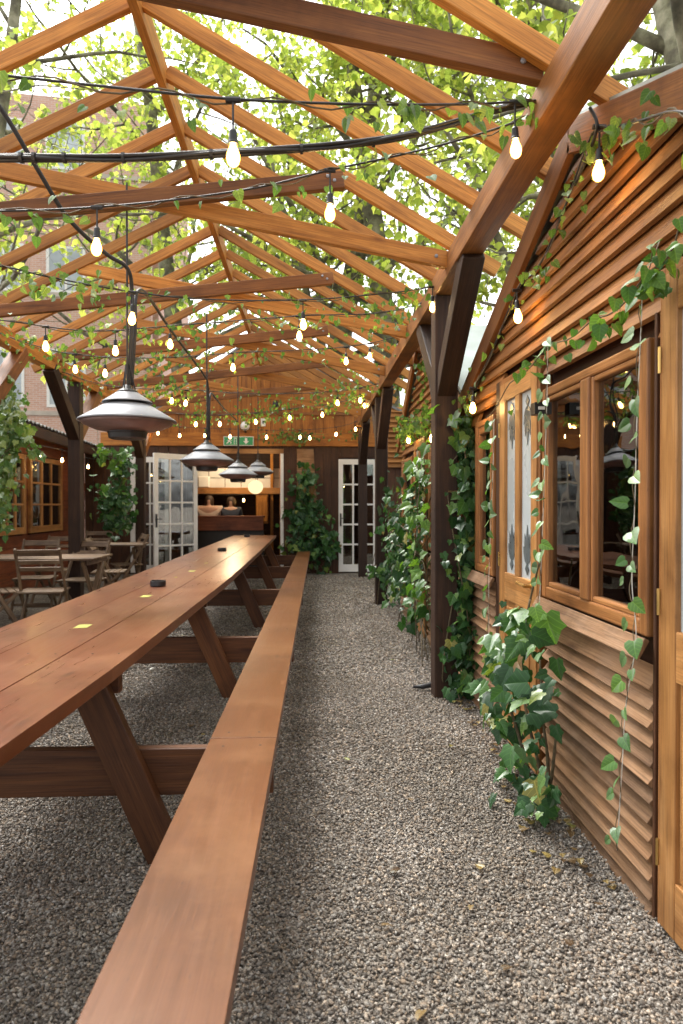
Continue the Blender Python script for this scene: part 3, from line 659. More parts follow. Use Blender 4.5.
for (a, c, zt) in ((d1a, d1b, 2.0), (d2b-.86, d2b, 2.02)):
    jm = MB()
    jm.bb(X1-.025, X1+.034, a, a+.03, 0, zt, 2); jm.bb(X1-.025, X1+.034, c-.028, c, 0, zt, 2); jm.bb(X1-.024, X1+.034, a+.03, c-.028, zt-.028, zt, 1); jm.build('door_frame', M['frame'], S1, .003)
casement(S1, X1, wa, wb, .88, 1.83, 2, .085, .022); casement(S1, X1, w1a, w1b, .88, 1.83, 1)
for (a, c, zt) in ((wa-.034, wa-.018, 1.9), (fe-.02, fe+.03, 2.02), (d1b+.002, w1a-.022, 2.0)): cp = MB(); cp.bb(X1-.024, X1+.034, a, c, 0, zt, 2); cp.build('corner_post', M['brown'], S1, .003)
sm = MB(); sm.box((X1-.058, (wa+wb)/2, .845), .02, wb-wa+.03, .072, Matrix.Rotation(math.radians(30), 3, 'Y'), 1); sm.build('window_sill', M['louvre'], S1, .004); sm = MB(); sm.box((X1-.055, (w1a+w1b)/2, .845), .02, w1b-w1a+.06, .072, Matrix.Rotation(math.radians(30), 3, 'Y'), 1); sm.build('window_sill', M['louvre'], S1, .004)
kb = MB(); p = PX(541, 409, X1-.085); kb.box(p, .075, .06, .052); kb.box(p+V((-.008, -.031, 0)), .030, .003, .014, mi=1); tag(kb.build('key_box', [M['black'], M['white']], None, .004), 'small black box with a white mark on the louvred shed beside the door', 'box')
bn = thing('bench_seat', 'dark red upholstered bench inside the shed behind the double window', 'bench', (X1+1.6, 2.9, 0))
b = MB(); b.bb(X1+1.3, X1+1.8, 1.7, 4.2, .40, .52); b.build('cushion', M['cushion'], bn, .03); b = MB(); b.bb(X1+1.8, X1+1.95, 1.7, 4.2, .40, 1.0); b.build('backrest', M['cushion'], bn, .04); b = MB(); b.bb(X1+1.35, X1+1.78, 1.75, 4.15, .05, .40); b.build('plinth', M['brown'], bn)
X2 = 1.13; s2a, s2b = fe+.28, 8.3
a0, a1 = yX(428, X2), yX(416, X2)
S2 = shed('farther ivy covered timber shed with small louvred gable and pale roof', X2, s2a, s2b, 6.72, 2.06, 3.02, [(5.15, a0-.2, .86, 1.83), (a1+.1, 8.15, .86, 1.83)], [(a0, a1, 2.0)], [(s2a+.03, a0-.12, .84), (a1+.05, s2b-.02, .84)])
door(S2, X2-.01, a0+.03, a1-.03, .02, 1.97, two=True); casement(S2, X2, 5.15, a0-.2, .88, 1.83); casement(S2, X2, a1+.1, 8.15, .88, 1.83, 1)

# ================= bar building at the far end
BY = 13.0
BB = thing('bar_building', 'timber clad bar building with boarded gable at the terrace end', 'building', (-.7, BY+1.8, 0))
def xb(px): d = ray(px, 505); return d.x/d.y*BY
gx, gz = -1.05, 4.42
def top(x): return gz-.76*(gx-x) if x < gx else gz-.50*(x-gx)
b = MB(); x = -3.45
while x < 2.75:
    w_ = random.uniform(.17, .21); x2 = min(x+w_, 2.75); e = random.uniform(0, .006)
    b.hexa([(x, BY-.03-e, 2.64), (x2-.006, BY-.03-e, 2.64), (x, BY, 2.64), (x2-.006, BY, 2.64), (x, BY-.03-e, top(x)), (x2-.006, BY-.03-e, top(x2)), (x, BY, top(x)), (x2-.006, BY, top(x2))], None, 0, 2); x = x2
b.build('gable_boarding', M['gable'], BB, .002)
b = MB(); b.prism([(-3.5, 2.3), (2.8, 2.3), (2.8, top(2.8)-.02), (gx, gz-.02), (-3.5, top(-3.5)-.02)], (0, BY+.002, 0), (1, 0, 0), (0, 0, 1), (0, .06, 0)); b.build('gable_wall', M['brown'], BB)
b = MB(); b.bb(-3.45, 2.75, BY-.06, BY-.034, 3.0, 3.05, 0); b.build('rail', M['cedar_dark'], BB, .003)
b = MB(); b.bb(-3.9, 2.75, BY-.07, BY-.001, 2.41, 2.66, 0); b.build('lintel_beam', M['gable'], BB, .005)
ox0, ox1 = -2.15, xb(280.5); rx0, rx1 = xb(338.5), xb(377.5)
b = MB(); x = -4.2
while x < 3.4:
    x2 = x+random.uniform(.15, .19)
    for (lo, hi, ztop) in ((-4.2, -3.36, 0), (-2.64, ox0, 0), (ox1+.06, rx0, 0), (rx1, 3.4, 0)):
        m, n_ = max(x, lo), min(x2, hi)
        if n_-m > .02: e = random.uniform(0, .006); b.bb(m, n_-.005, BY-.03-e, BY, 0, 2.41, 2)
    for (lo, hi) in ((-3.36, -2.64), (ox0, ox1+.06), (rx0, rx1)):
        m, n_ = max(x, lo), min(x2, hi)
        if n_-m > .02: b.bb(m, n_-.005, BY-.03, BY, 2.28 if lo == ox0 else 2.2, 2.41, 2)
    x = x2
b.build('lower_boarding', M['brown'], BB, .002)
b = MB()
R90 = Matrix.Rotation(math.radians(-34), 3, 'X')
z = 2.06
while z < 3.2:
    b.box((2.3, BY-.09, z), 1.65, .017, .12, R90, 0); z += .095
b.build('louvre_panel', M['louvre_top'], BB, .003)
b = MB(); b.bb(ox1, ox1+.06, BY-.05, BY+.06, 0, 2.28, 2); b.build('door_jamb', M['white'], BB, .004); b = MB(); b.bb(ox0-.05, ox0, BY-.05, BY+.06, 0, 2.28, 2); b.build('door_jamb', M['white'], BB, .004)
b = MB(); b.bb(ox0, ox1+.06, BY-.055, BY-.032, 2.27, 2.36, 0); b.build('door_header', M['pine'], BB, .004)
tp = MB(); q0, q1 = xb(297), xb(315); tp.prism([(q0, .95), (q1+.06, .85), (q1-.03, 2.36), (q0+.0, 2.36)], (0, BY-.037, 0), (1, 0, 0), (0, 0, 1), (0, -.02, 0)); tp.build('board_panel', M['louvre'], BB, .004)
def french(parent, p0, p1, zt, cols, rows, lab=None):
    p0, p1 = V(p0), V(p1); d = (p1-p0); W = d.length; d.normalize(); nrm = V((d.y, -d.x, 0)); R = Matrix((d, -nrm, V((0, 0, 1)))).transposed()
    b = MB(); st = .085; z0 = .03
    def bx(u0, u1, a, c, t=.045): b.box(p0+d*((u0+u1)/2)+V((0, 0, (a+c)/2)), u1-u0, t, c-a, R)
    bx(0, st, z0, zt); bx(W-st, W, z0, zt); bx(st, W-st, z0, z0+.14, .044); bx(st, W-st, zt-.1, zt, .044)
    zz0, zz1 = z0+.14, zt-.1
    for k in range(1, cols): u = st+(W-2*st)*k/cols; bx(u-.016, u+.016, zz0, zz1, .036)
    for k in range(1, rows): v = zz0+(zz1-zz0)*k/rows; bx(st, W-st, v-.016, v+.016, .034)
    D = b.build('french_door', M['white'], parent, .003)
    if lab: D['label'] = lab
    b = MB(); b.box(p0+d*(W/2)+V((0, 0, (zz0+zz1)/2)), W-2*st+.01, .005, zz1-zz0+.01, R); b.build('glazing', M['glass'], D)
    b = MB(); b.box(p0+d*.04+nrm*.03+V((0, 0, 1.02)), .03, .02, .24, R); b.tube([p0+d*.04+nrm*.04+V((0, 0, 1.05)), p0+d*.04+nrm*.075+V((0, 0, 1.05)), p0+d*.13+nrm*.075+V((0, 0, 1.05))], .009, 6); b.build('handle', M['black'], D)
french(BB, P(153.5, 500, 12.3).xy.to_3d(), P(197, 500, 12.93).xy.to_3d(), 2.23, 3, 5, 'white glazed door standing open beside the doorway')
french(BB, (-3.36, BY-.02, 0), (-2.64, BY-.02, 0), 2.2, 2, 5); french(BB, (rx0, BY-.02, 0), (rx1, BY-.02, 0), 2.17, 3, 5)
# room behind the doorway
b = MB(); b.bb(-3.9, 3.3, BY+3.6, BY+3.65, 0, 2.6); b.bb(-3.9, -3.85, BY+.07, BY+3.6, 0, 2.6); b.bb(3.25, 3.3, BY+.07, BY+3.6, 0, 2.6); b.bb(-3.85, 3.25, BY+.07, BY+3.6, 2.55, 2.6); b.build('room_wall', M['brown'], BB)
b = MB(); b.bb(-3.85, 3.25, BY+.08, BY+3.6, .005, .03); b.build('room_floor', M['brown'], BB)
for q, (e, s_) in enumerate(((-3.5, 1), (2.8, 1))):
    f = MB(); c0 = V((gx, BY-.12, gz+.02)); c1 = V((gx, BY+3.8, gz+.02)); c2 = V((e, BY-.12, top(e)+.02)); c3 = V((e, BY+3.8, top(e)+.02)); u = V((0, 0, .05)); f.hexa([c0, c1, c2, c3, c0+u, c1+u, c2+u, c3+u]); f.build('roof', M['slate'], BB)
ct = thing('bar_counter', 'red brown wooden bar counter seen through the open doorway', 'counter', (-1.7, 14.2, 0))
b = MB(); b.bb(-3.0, -.95, 14.0, 14.06, .78, 1.04, 0); b.build('front_panel', M['red'], ct, .004); b = MB(); b.bb(-3.0, -.95, 13.98, 14.5, 1.04, 1.075, 0); b.build('counter_top', M['red'], ct, .006); b = MB(); b.bb(-3.0, -.95, 14.1, 14.45, .03, .78); b.build('plinth', M['black'], ct)
cn = thing('bar_canopy', 'white tiled canopy with wooden shelf above the bar counter', 'canopy', (-1.6, 15.2, 1.55))
b = MB(); b.bb(-3.0, -.62, 15.0, 15.5, 1.68, 2.1); b.build('tiled_front', M['tile'], cn)
b = MB()
for k in range(7): b.bb(-2.9+k*.35-.006, -2.9+k*.35+.006, 14.994, 14.999, 1.69, 2.09)
b.bb(-3.0, -.62, 14.9935, 14.9985, 1.885, 1.895); b.build('tile_joints', M['black'], cn)
b = MB(); b.bb(-3.0, -.62, 14.86, 15.5, 1.54, 1.675, 0); b.build('shelf', M['pine'], cn, .005)
b = MB(); b.bb(-.86, -.80, 14.9, 14.96, .03, 2.5, 2); b.build('support', M['cedar'], cn); b = MB(); b.bb(-.66, -.60, 14.9, 14.96, .03, 2.5, 2); b.build('support', M['cedar'], cn)
cab = MB(); cab.bb(-1.16, -.9, 14.75, 15.0, .9, 1.52, 2); cab.bb(-1.14, -.92, 14.74, 14.75, .95, 1.48, 2); tag(cab.build('cabinet', M['cedar'], None, .005), 'narrow orange wood cabinet at the right end of the bar', 'cabinet')
bx_ = MB(); c = P(203, 481, 14.8); bx_.box((c.x, 14.93, 1.80), .24, .12, .24); tag(bx_.build('white_lamp_box', M['white'], None, .02), 'white square box fixed on the tiled bar canopy', 'box')
def person(px, Y, zt, cloth, lab, hairm, wd=1.0):
    c = P(px, 505, Y); T = thing('person', lab, 'person', (c.x, Y, zt-.86)); zb = zt-.86
    def skin(name, vs, es, mat, par):
        me = bpy.data.meshes.new(name); me.from_pydata([v for v, r in vs], es, []); o = bpy.data.objects.new(name, me); COL.objects.link(o); me.materials.append(M[mat]); o.parent = par
        off = wloc(par)
        for v in me.vertices: v.co -= off
        sk = o.modifiers.new('Skin', 'SKIN'); 
        for i, (v, r) in enumerate(vs): me.skin_vertices[0].data[i].radius = r
        me.skin_vertices[0].data[0].use_root = True
        o.modifiers.new('Sub', 'SUBSURF').levels = 2; o.modifiers['Sub'].render_levels = 2; sk.use_smooth_shade = True; return o
    x = c.x
    J = lambda a, b, z: (x+a*wd, Y+b, z)
    vs = [(J(0, 0, zb), (.15, .12)), (J(0, 0, zb+.25), (.14, .11)), (J(0, .0, zb+.55), (.16, .10)), (J(0, .01, zt-.235), (.06, .06)), (J(0, .02, zt-.165), (.07, .085)), (J(0, .02, zt-.08), (.075, .09)), (J(0, .02, zt-.01), (.045, .05)),
          (J(-.19, 0, zb+.585), (.07, .07)), (J(-.25, .05, zb+.27), (.05, .05)), (J(-.2, -.12, zb+.14), (.035, .035)), (J(.19, 0, zb+.585), (.07, .07)), (J(.25, .05, zb+.27), (.05, .05)), (J(.2, -.12, zb+.14), (.035, .035))]
    es = [(0, 1), (1, 2), (2, 3), (3, 4), (4, 5), (5, 6), (2, 7), (7, 8), (8, 9), (2, 10), (10, 11), (11, 12)]
    bd = skin('body', vs, es, 'skin', T)
    g_ = lambda r: (r[0]*1.16+.012, r[1]*1.16+.012)
    sel = [0, 1, 2, 7, 8, 10, 11]; mp = {s_: i for i, s_ in enumerate(sel)}
    skin('sweater', [(vs[i][0], g_(vs[i][1])) for i in sel], [(mp[a], mp[b_]) for a, b_ in es if a in mp and b_ in mp], cloth, bd)
    h = MB(); h.lathe([(.088, -.13), (.10, -.06), (.102, 0), (.085, .055), (.05, .085), (0, .095)], (x, Y+.045, zt-.085), 16); h.build('hair', M[hairm], bd, smooth=True)
person(209, 14.75, 1.50, 'cream', 'person with brown hair and cream top behind the bar counter', 'hair', 1.25)
person(231, 14.75, 1.47, 'navy', 'person with dark hair and navy top behind the bar counter', 'hair', .9)
bl = bpy.data.lights.new('bar_fill_light', 'POINT'); bl.energy = 22; bl.color = (1, .74, .45); bl.shadow_soft_size = .12  # added unseen light brightening the bar room, no lamp fitting stands here
blo = bpy.data.objects.new('bar_fill_light', bl); COL.objects.link(blo); blo.location = (-1.6, 14.35, 2.46)
# exit sign
es_ = thing('exit_sign', 'green emergency exit sign with running figure and down arrow', 'sign', P(238.5, 441, 12.86))
c = P(238.5, 441, 12.86); W, H = .56, .17
b = MB(); b.bb(c.x-W/2, c.x+W/2, 12.87, 12.90, c.z-H/2, c.z+H/2); b.build('sign_board', M['white'], es_)
b = MB()
for (u0, u1) in ((-W/2+.012, -.012), (.012, W/2-.012)): b.bb(c.x+u0, c.x+u1, 12.866, 12.8695, c.z-H/2+.012, c.z+H/2-.012)
b.build('green_panel', M['green'], es_)
b = MB(); Q = lambda o, dx, dz=0, s=1: b.prism([(x*s, y*s) for x, y in o], (c.x+dx, 12.865, c.z+dz), (1, 0, 0), (0, 0, 1), (0, -.002, 0))
Q([(-.022, .055), (.022, .055), (.022, 0), (.055, 0), (0, -.058), (-.055, 0), (-.022, 0)], .14)
Q([(math.cos(t*.785)*.013, math.sin(t*.785)*.013) for t in range(8)], -.165, .045)
Q([(-.012, .03), (.02, .026), (.012, -.005), (.04, -.02), (.03, -.055), (.018, -.053), (.022, -.028), (-.006, -.012), (-.02, -.035), (-.055, -.05), (-.058, -.038), (-.03, -.02)], -.17)
Q([(-.012, .028), (-.045, .012), (-.04, .004), (-.01, .014)], -.17); Q([(.018, .026), (.04, .008), (.056, .016), (.054, .024), (.04, .02), (.022, .034)], -.17)
Q([(0, .058), (.05, .058), (.05, -.058), (.04, -.058), (.04, .048), (.01, .048), (.01, -.058), (0, -.058)], -.085)
b.build('pictogram', M['white'], es_)
gl = thing('globe_lamp', 'small unlit white globe lamp above the green exit sign', 'lamp', P(245, 426, 12.8)); c = P(245, 426, 12.8); b = MB(); b.lathe([(.085*math.sin(k*math.pi/12), -.085*math.cos(k*math.pi/12)) for k in range(13)], c, 20); b.build('globe', M['opal'], gl, smooth=True); b = MB(); b.tube([c+V((0, .04, -.08)), c+V((0, .17, -.11))], .018, 8); b.build('bracket', M['black'], gl)
gl = thing('globe_lamp', 'glowing round paper globe lamp hanging in the bar doorway', 'lamp', P(255.5, 487, 13.7)); c = P(255.5, 487, 13.7); b = MB(); b.lathe([(.15*math.sin(k*math.pi/12), -.14*math.cos(k*math.pi/12)) for k in range(13)], c, 20); b.build('globe', M['globe'], gl, smooth=True); b = MB(); b.tube([c+V((0, 0, .13)), (c.x, c.y, 2.55)], .006, 6); b.build('cord', M['rubber'], gl)
b = MB(); c = P(263, 422, 12.9); b.box((c.x, 12.955, c.z), .085, .03, .15); b.box((c.x, 12.937, c.z), .03, .006, .06, mi=1); tag(b.build('wall_switch', [M['white'], M['black']], None, .004), 'small white wall box with dark centre on the boarded gable', 'switch box')
sp = thing('floodlight', 'small black floodlight on the boarded gable', 'floodlight', P(275.5, 404, 12.9)); c = P(275.5, 404, 12.85); b = MB(); b.lathe([(.03, .06), (.05, .04), (.06, -.03), (.05, -.06), (0, -.06)], c, 14); b.build('head', M['black'], sp); b = MB(); b.tube([c, (c.x, 12.97, c.z+.08)], .015, 6); b.build('bracket', M['black'], sp)

# ================= left: low shed, brick house
LX = -4.2
LS = thing('low_shed', 'low brown timber shed with yellow casement windows on the left', 'shed', (LX-1, 9.5, 0))
def yl(px): d = ray(px, 505); return LX*d.y/d.x
wl = [(yl(-6), yl(23)), (yl(27.5), yl(60))]
b = MB(); z = 0
while z < 2.3:
    pos = 5.0
    for (a, c) in wl+[(12.95, 12.95)]:
        e = random.uniform(0, .008)
        if .86 < z+.1 and z < 2.02 and a < 12.9:
            b.bb(LX-.03, LX+e, pos, a, z, z+.168, 1); pos = c
        elif a > 12.9: b.bb(LX-.03, LX+e, pos, 12.95, z, z+.168, 1)
    z += .172
b.build('boarding', M['red'], LS, .003)
b = MB(); b.bb(LX-2.2, LX-2.17, 5, 12.95, 0, 2.4); b.bb(LX-2.17, LX-.03, 5, 5.03, 0, 2.4); b.bb(LX-2.17, LX-.03, 12.92, 12.95, 0, 2.4); b.bb(LX-2.17, LX-.04, 5.03, 12.92, .02, .04); b.build('wall', M['brown'], LS)
for (a, c) in wl:
    f = MB(); t = .075; z0, z1 = .88, 2.04; X = LX+.02
    f.bb(X-.03, X+.03, a, a+t, z0, z1, 2); f.bb(X-.03, X+.03, c-t, c, z0, z1, 2); f.bb(X-.029, X+.03, a+t, c-t, z0, z0+t*1.3, 1); f.bb(X-.029, X+.03, a+t, c-t, z1-t, z1, 1)
    for k in (1, 2): y = lerp(a+t, c-t, k/3); f.bb(X-.02, X+.022, y-(.03 if k == 1 else .018), y+(.03 if k == 1 else .018), z0+t*1.3, z1-t, 2)
    for k in (1, 2): v = lerp(z0+t*1.3, z1-t, k/3); f.bb(X-.018, X+.020, a+t, c-t, v-.015, v+.015, 1)
    w_ = f.build('window', M['pine'], LS, .004); g_ = MB(); g_.bb(X-.003, X+.003, a+t-.01, c-t+.01, z0+t, z1-t+.01); g_.build('pane', M['glass'], w_)
b = MB()
for k in range(60):
    y = 5+k*.135; zr = lerp(2.52, 2.30, (y-5)/8)
    for (x0, x1, s_) in ((LX+.45, LX-2.4, .55),):
        b.hexa([(x1, y, zr+s_), (x0, y, zr), (x1, y+.07, zr+s_+.025), (x0, y+.07, zr+.025), (x1, y, zr+s_+.02), (x0, y, zr+.02), (x1, y+.07, zr+s_+.045), (x0, y+.07, zr+.045)])
        b.hexa([(x1, y+.07, zr+s_+.025), (x0, y+.07, zr+.025), (x1, y+.135, zr+s_), (x0, y+.135, zr), (x1, y+.07, zr+s_+.045), (x0, y+.07, zr+.045), (x1, y+.135, zr+s_+.02), (x0, y+.135, zr+.02)])
b.build('roof', M['slate'], LS)
b = MB(); b.beam((LX+.43, 5, 2.43), (LX+.43, 13, 2.21), .06, .14); b.build('fascia', M['brown'], LS)

bo = P(10, 505, 25); bd = V((math.cos(math.radians(6.4)), math.sin(math.radians(6.4)), 0)); bn_ = V((bd.y, -bd.x, 0))
BH = thing('brick_house', 'pink brick house with white sash windows beyond the terrace', 'building', (bo.x, bo.y+3, 0))
RB = Matrix((bd, -bn_, V((0, 0, 1)))).transposed()
def bw(u0, u1, z0, z1, proud, t, mb): mb.box(V((bo.x, bo.y, 0))+bd*((u0+u1)/2)+bn_*(proud-t/2)+V((0, 0, (z0+z1)/2)), u1-u0, t, z1-z0, RB, 0)
def ub(px):
    d = ray(px, 505); o_ = V((bo.x, bo.y, 0)); # intersect with facade
    t = (o_.x*bn_.x+o_.y*bn_.y)/(d.x*bn_.x+d.y*bn_.y); q = V((d.x*t, d.y*t, 0))-o_; return q.dot(bd), q.length and d.y*t
def zb_(px, py):
    d = ray(px, py); o_ = V((bo.x, bo.y, 0)); t = (o_.x*bn_.x+o_.y*bn_.y)/(d.x*bn_.x+d.y*bn_.y); return 1.3+d.z*t
b = MB(); UE = ub(152)[0]; bw(-14, UE, 0, 16, 0, .3, b); b.bb(bo.x-14, bo.x+UE, bo.y+1.6, bo.y+8, 0, 15); b.build('wall', M['brick'], BH)
for zz in (zb_(40, 292), zb_(40, 411), zb_(40, 170)): b = MB(); bw(-14, UE, zz-.16, zz, .06, .1, b); b.build('string_course', M['stone'], BH)
cols_ = [ub(5)[0], ub(67)[0]]; st_ = cols_[1]-cols_[0]
for k in range(-3, 6):
    u = cols_[0]+k*st_
    if u > UE-1: continue
    for zz in (zb_(40, 292), zb_(40, 407), zb_(40, 168)):
        hh = 1.55 if zz < 8 else 1.7
        if zz < 6: hh = 2.1
        f = MB(); W_ = 1.35
        bw(u-W_/2, u-W_/2+.1, zz, zz+hh, .03, .14, f); bw(u+W_/2-.1, u+W_/2, zz, zz+hh, .03, .14, f); bw(u-W_/2+.1, u+W_/2-.1, zz, zz+.1, .029, .14, f); bw(u-W_/2+.1, u+W_/2-.1, zz+hh-.1, zz+hh, .029, .14, f); bw(u-.04, u+.04, zz+.1, zz+hh-.1, .025, .1, f)
        w_ = f.build('window', M['white'], BH); f = MB(); bw(u-W_/2+.1, u+W_/2-.1, zz+.1, zz+hh-.1, .012, .02, f); f.build('pane', M['house_pane'], w_)

# ================= chairs and tables on the left
def make_chair():
    T = thing('folding_chair', 'x', 'chair', (0, 0, 0), 'folding wooden chairs on the left')
    for s in (-1, 1):
        b = MB(); b.beam((s*.215, .26, 0), (s*.20, -.24, .88), .022, .036, (0, 1, 0)); b.build('back_leg', M['chair'], T, .003)
        b = MB(); b.beam((s*.185, -.27, 0), (s*.185, .19, .44), .022, .034, (0, 1, 0)); b.build('front_leg', M['chair'], T, .003)
    b = MB()
    for k in range(6): b.bb(-.21, .21, -.16+k*.068, -.16+k*.068+.058, .44, .456, 0)
    b.build('seat', M['chair'], T, .003)
    b = MB()
    for (z, h) in ((.84, .07), (.745, .045), (.675, .045)):
        y = .26-.5*z/.88; b.beam((-.20, y+.0, z), (.20, y+.0, z), .014, h, (0, -.5, .88))
    b.build('backrest', M['chair'], T, .003)
    b = MB(); b.beam((-.2, .17, .15), (.2, .17, .15), .018, .03); b.beam((-.185, -.19, .08), (.185, -.19, .08), .018, .03); b.build('stretcher', M['chair'], T, .003); return T
proto = make_chair()
def gp(px, py, z=0): return PZ(px, py, z)
CH = [((43, 6.9), 8, 'folding chair at the front left, its back to the camera before the bare table'),
      ((83, 7.95), 170, 'folding chair facing the camera behind the right end of the bare table'),
      ((36, 8.2), 186, 'folding chair facing the camera behind the left end of the bare table'),
      ((106, 8.9), -82, 'folding chair seen side on between the two tables, facing right'),
      ((129, 10.0), 115, 'folding chair farthest right, beside the table by the white door'),
      ((-6, 6.9), -60, 'folding chair cut off by the left edge of the photo'),
      ((95, 11.0), 180, 'farthest folding chair, half hidden behind the small far table'),
      ((56, 9.2), 175, 'folding chair in the second row, seen past the left table')]
for i, ((px, Y), rot, lab) in enumerate(CH):
    o = proto if i == 0 else copy_tree(proto); c = P(px, 505, Y); o.location = (c.x, Y, 0); o.rotation_euler.z = math.radians(rot); o['label'] = lab
def table(c, lx, ly, rot, lab):
    T = thing('folding_table', lab, 'table', (0, 0, 0), 'wooden folding tables on the left')
    b = MB(); n = max(4, int(ly/.085))
    for k in range(n): b.bb(-lx/2, lx/2, -ly/2+k*ly/n, -ly/2+(k+1)*ly/n-.008, .725, .747, 0)
    b.build('tabletop', M['chair'], T, .003)
    b = MB(); b.bb(-lx/2+.05, -lx/2+.075, -ly/2+.04, ly/2-.04, .675, .724); b.bb(lx/2-.075, lx/2-.05, -ly/2+.04, ly/2-.04, .675, .724); b.build('apron', M['chair'], T, .003)
    for s in (-1, 1):
        for q in (-1, 1): b = MB(); b.beam((s*(lx/2-.1-.03*(q > 0)), q*.28, 0), (s*(lx/2-.1-.03*(q > 0)), -q*.26, .70), .024, .04, (1, 0, 0)); b.build('leg', M['chair'], T, .003)
    T.location = c; T.rotation_euler.z = math.radians(rot)
c = P(103, 505, 7.5); table((c.x-.7, 7.5, 0), 1.4, .72, 0, 'bare slatted wooden table among chairs nearest the left edge')
c = P(120, 505, 9.95); table((c.x, 9.95, 0), .72, .65, 4, 'small slatted wooden table near the open white door')
# ================= festoon lights
def sagcurve(p0, p1, sag, n=40):
    p0, p1 = V(p0), V(p1); return [p0.lerp(p1, i/n)-V((0, 0, sag*4*(i/n)*(1-i/n))) for i in range(n+1)]
def nearest_px(curve_, px):
    best = min(range(len(curve_)-1), key=lambda i: abs(proj(curve_[i])[0]-px)); return curve_[best]
def string_light(lab, curve_, bulbs, grp='strings of warm festoon bulbs', axis=0, drops=None, sc=.82):
    T = thing('string_light', lab, 'string light', curve_[0], grp)
    b = MB(); b.tube(curve_, .0042, 6); b.build('wire', M['rubber'], T, smooth=True)
    for i, px in enumerate(bulbs):
        p = nearest_px(curve_, px) if not isinstance(px, V) else px
        dp = (drops[i] if drops else random.uniform(.055, .085))
        tl = V((random.uniform(-.08, .08), random.uniform(-.08, .08), 1)).normalized(); R = tl.to_track_quat('Z', 'Y').to_matrix()
        b = MB(); b.tube([p+V((-.022, 0, -.002)), p+V((.022, 0, -.002))], .009, 8); b.tube([p, p-V((0, 0, dp-.01))], .0035, 6)
        q = p-V((0, 0, dp)); s = sc
        b.lathe([(.006, .012), (.014*s, .004), (.0165*s, -.03*s), (.019*s, -.034*s), (.019*s, -.042*s), (.0, -.042*s)], q, 14, axis=R); h = b.build('lamp_holder', M['black'], T)
        b = MB(); b.lathe([(.012*s, -.040*s), (.016*s, -.055*s), (.0245*s, -.078*s), (.0255*s, -.094*s), (.020*s, -.112*s), (.010*s, -.121*s), (0, -.123*s)], q, 16, axis=R); b.build('bulb', M['bulb'], h, smooth=True)
    return T
def garland(lab, curve_, dens, size, mat='vine', spread=.05, t0=0, t1=1, grp='ivy garlands twined along the light strings'):
    n = len(curve_); seg = curve_[int(t0*(n-1)):int(t1*(n-1))+1]
    L = sum((seg[i+1]-seg[i]).length for i in range(len(seg)-1))
    T = thing('ivy_garland', lab, 'garland', seg[0], grp)
    b = MB(); tw = []
    for i, p in enumerate(seg):
        a = i*1.1; tw.append(p+V((0, math.cos(a)*.012, math.sin(a)*.014-.004)))
    b.tube(tw, .0028, 5); b.build('stem', M['stem'], T, smooth=True)
    pts, tips, nr, sz = [], [], [], []
    size *= .82; m = int(L*dens*1.7); clump = [random.random() for _ in range(max(3, int(L*2.2)))]
    for _ in range(m):
        t = min(.999, max(0, random.choice(clump)+random.gauss(0, .03))) if random.random() < .6 else random.random()
        i = min(int(t*(len(seg)-1)), len(seg)-2); p = seg[i].lerp(seg[i+1], t*(len(seg)-1)-i)
        o = V((random.gauss(0, spread*.5), random.gauss(0, spread*.5), random.gauss(-.025, spread*.6)))
        pts.append(p+o); tips.append((random.gauss(0, .5), random.gauss(0, .5), -1+random.gauss(0, .5))); nr.append((random.gauss(0, .7), -1+random.gauss(0, .6), random.gauss(.3, .5))); sz.append(size*random.uniform(.55, 1.25))
    leaves('foliage', pts, tips, nr, sz, 'heart', M[mat], T); return T
# measured along sight lines to the two plates, each string hangs between them with its own sag
sA = [P(x, y, d) for x, y, d in ((-230, 48, 1.9), (-60, 68, 1.95), (0, 75, 2.0), (120, 88, 2.02), (233, 99, 2.05), (350, 104, 2.15), (450, 104.5, 2.3), (515, 102, 2.45), (548, 99, 2.55))]; sA = cr(sA, 6)
string_light('light string nearest the camera, its bulbs largest, under the front rafters', sA, [233, 515, -120], drops=[.10, .10, .1])
sB = cr([P(x, y, d) for x, y, d in ((-200, 212, 2.7), (0, 211, 2.75), (97, 207, 2.75), (180, 199, 2.75), (260, 187, 2.72), (330, 170, 2.7), (400, 155, 2.68), (470, 137, 2.62), (530, 116, 2.58), (552, 100, 2.56))], 6)
string_light('light string hung along the first low tie beam, bulbs second largest', sB, [97, 329, -110], drops=[.09, .10, .09])
wireC = cr([P(x, y, d) for x, y, d in ((-100, 255, 3.0), (0, 266, 3.2), (45, 276, 3.4), (120, 290, 3.7), (200, 299, 4.0), (303, 300, 4.3), (398, 292, 4.5), (436, 286, 4.6))], 6)
string_light('light string crossing at the first side post, bulbs between cables of the largest heater', wireC, [137, 306, 431])
wireD = cr([P(x, y, d) for x, y, d in ((-80, 312, 4.2), (0, 320, 4.4), (90, 331, 4.7), (170, 326, 4.9), (299, 316, 5.0), (380, 313, 5.1), (425, 302, 5.1))], 6)
string_light('light string just behind the largest heater lamp', wireD, [48, 111, 169, 299])
wireE = cr([P(x, y, d) for x, y, d in ((-20, 326, 6.0), (60, 352, 6.0), (150, 358, 6.1), (233, 353, 6.2), (346, 347, 6.4), (400, 336, 6.6), (410, 333, 6.7))], 6)
string_light('light string in front of the second heater lamp, hung with ivy', wireE, [75, 103, 233, 346, 371])
wireF = cr([P(x, y, d) for x, y, d in ((62, 372, 7.6), (110, 386, 7.7), (186, 390, 7.8), (280, 394, 8.0), (360, 388, 8.2), (395, 376, 8.5))], 6)
string_light('light string reaching the second right post, fourth row before the gable', wireF, [169, 186, 335, 360])
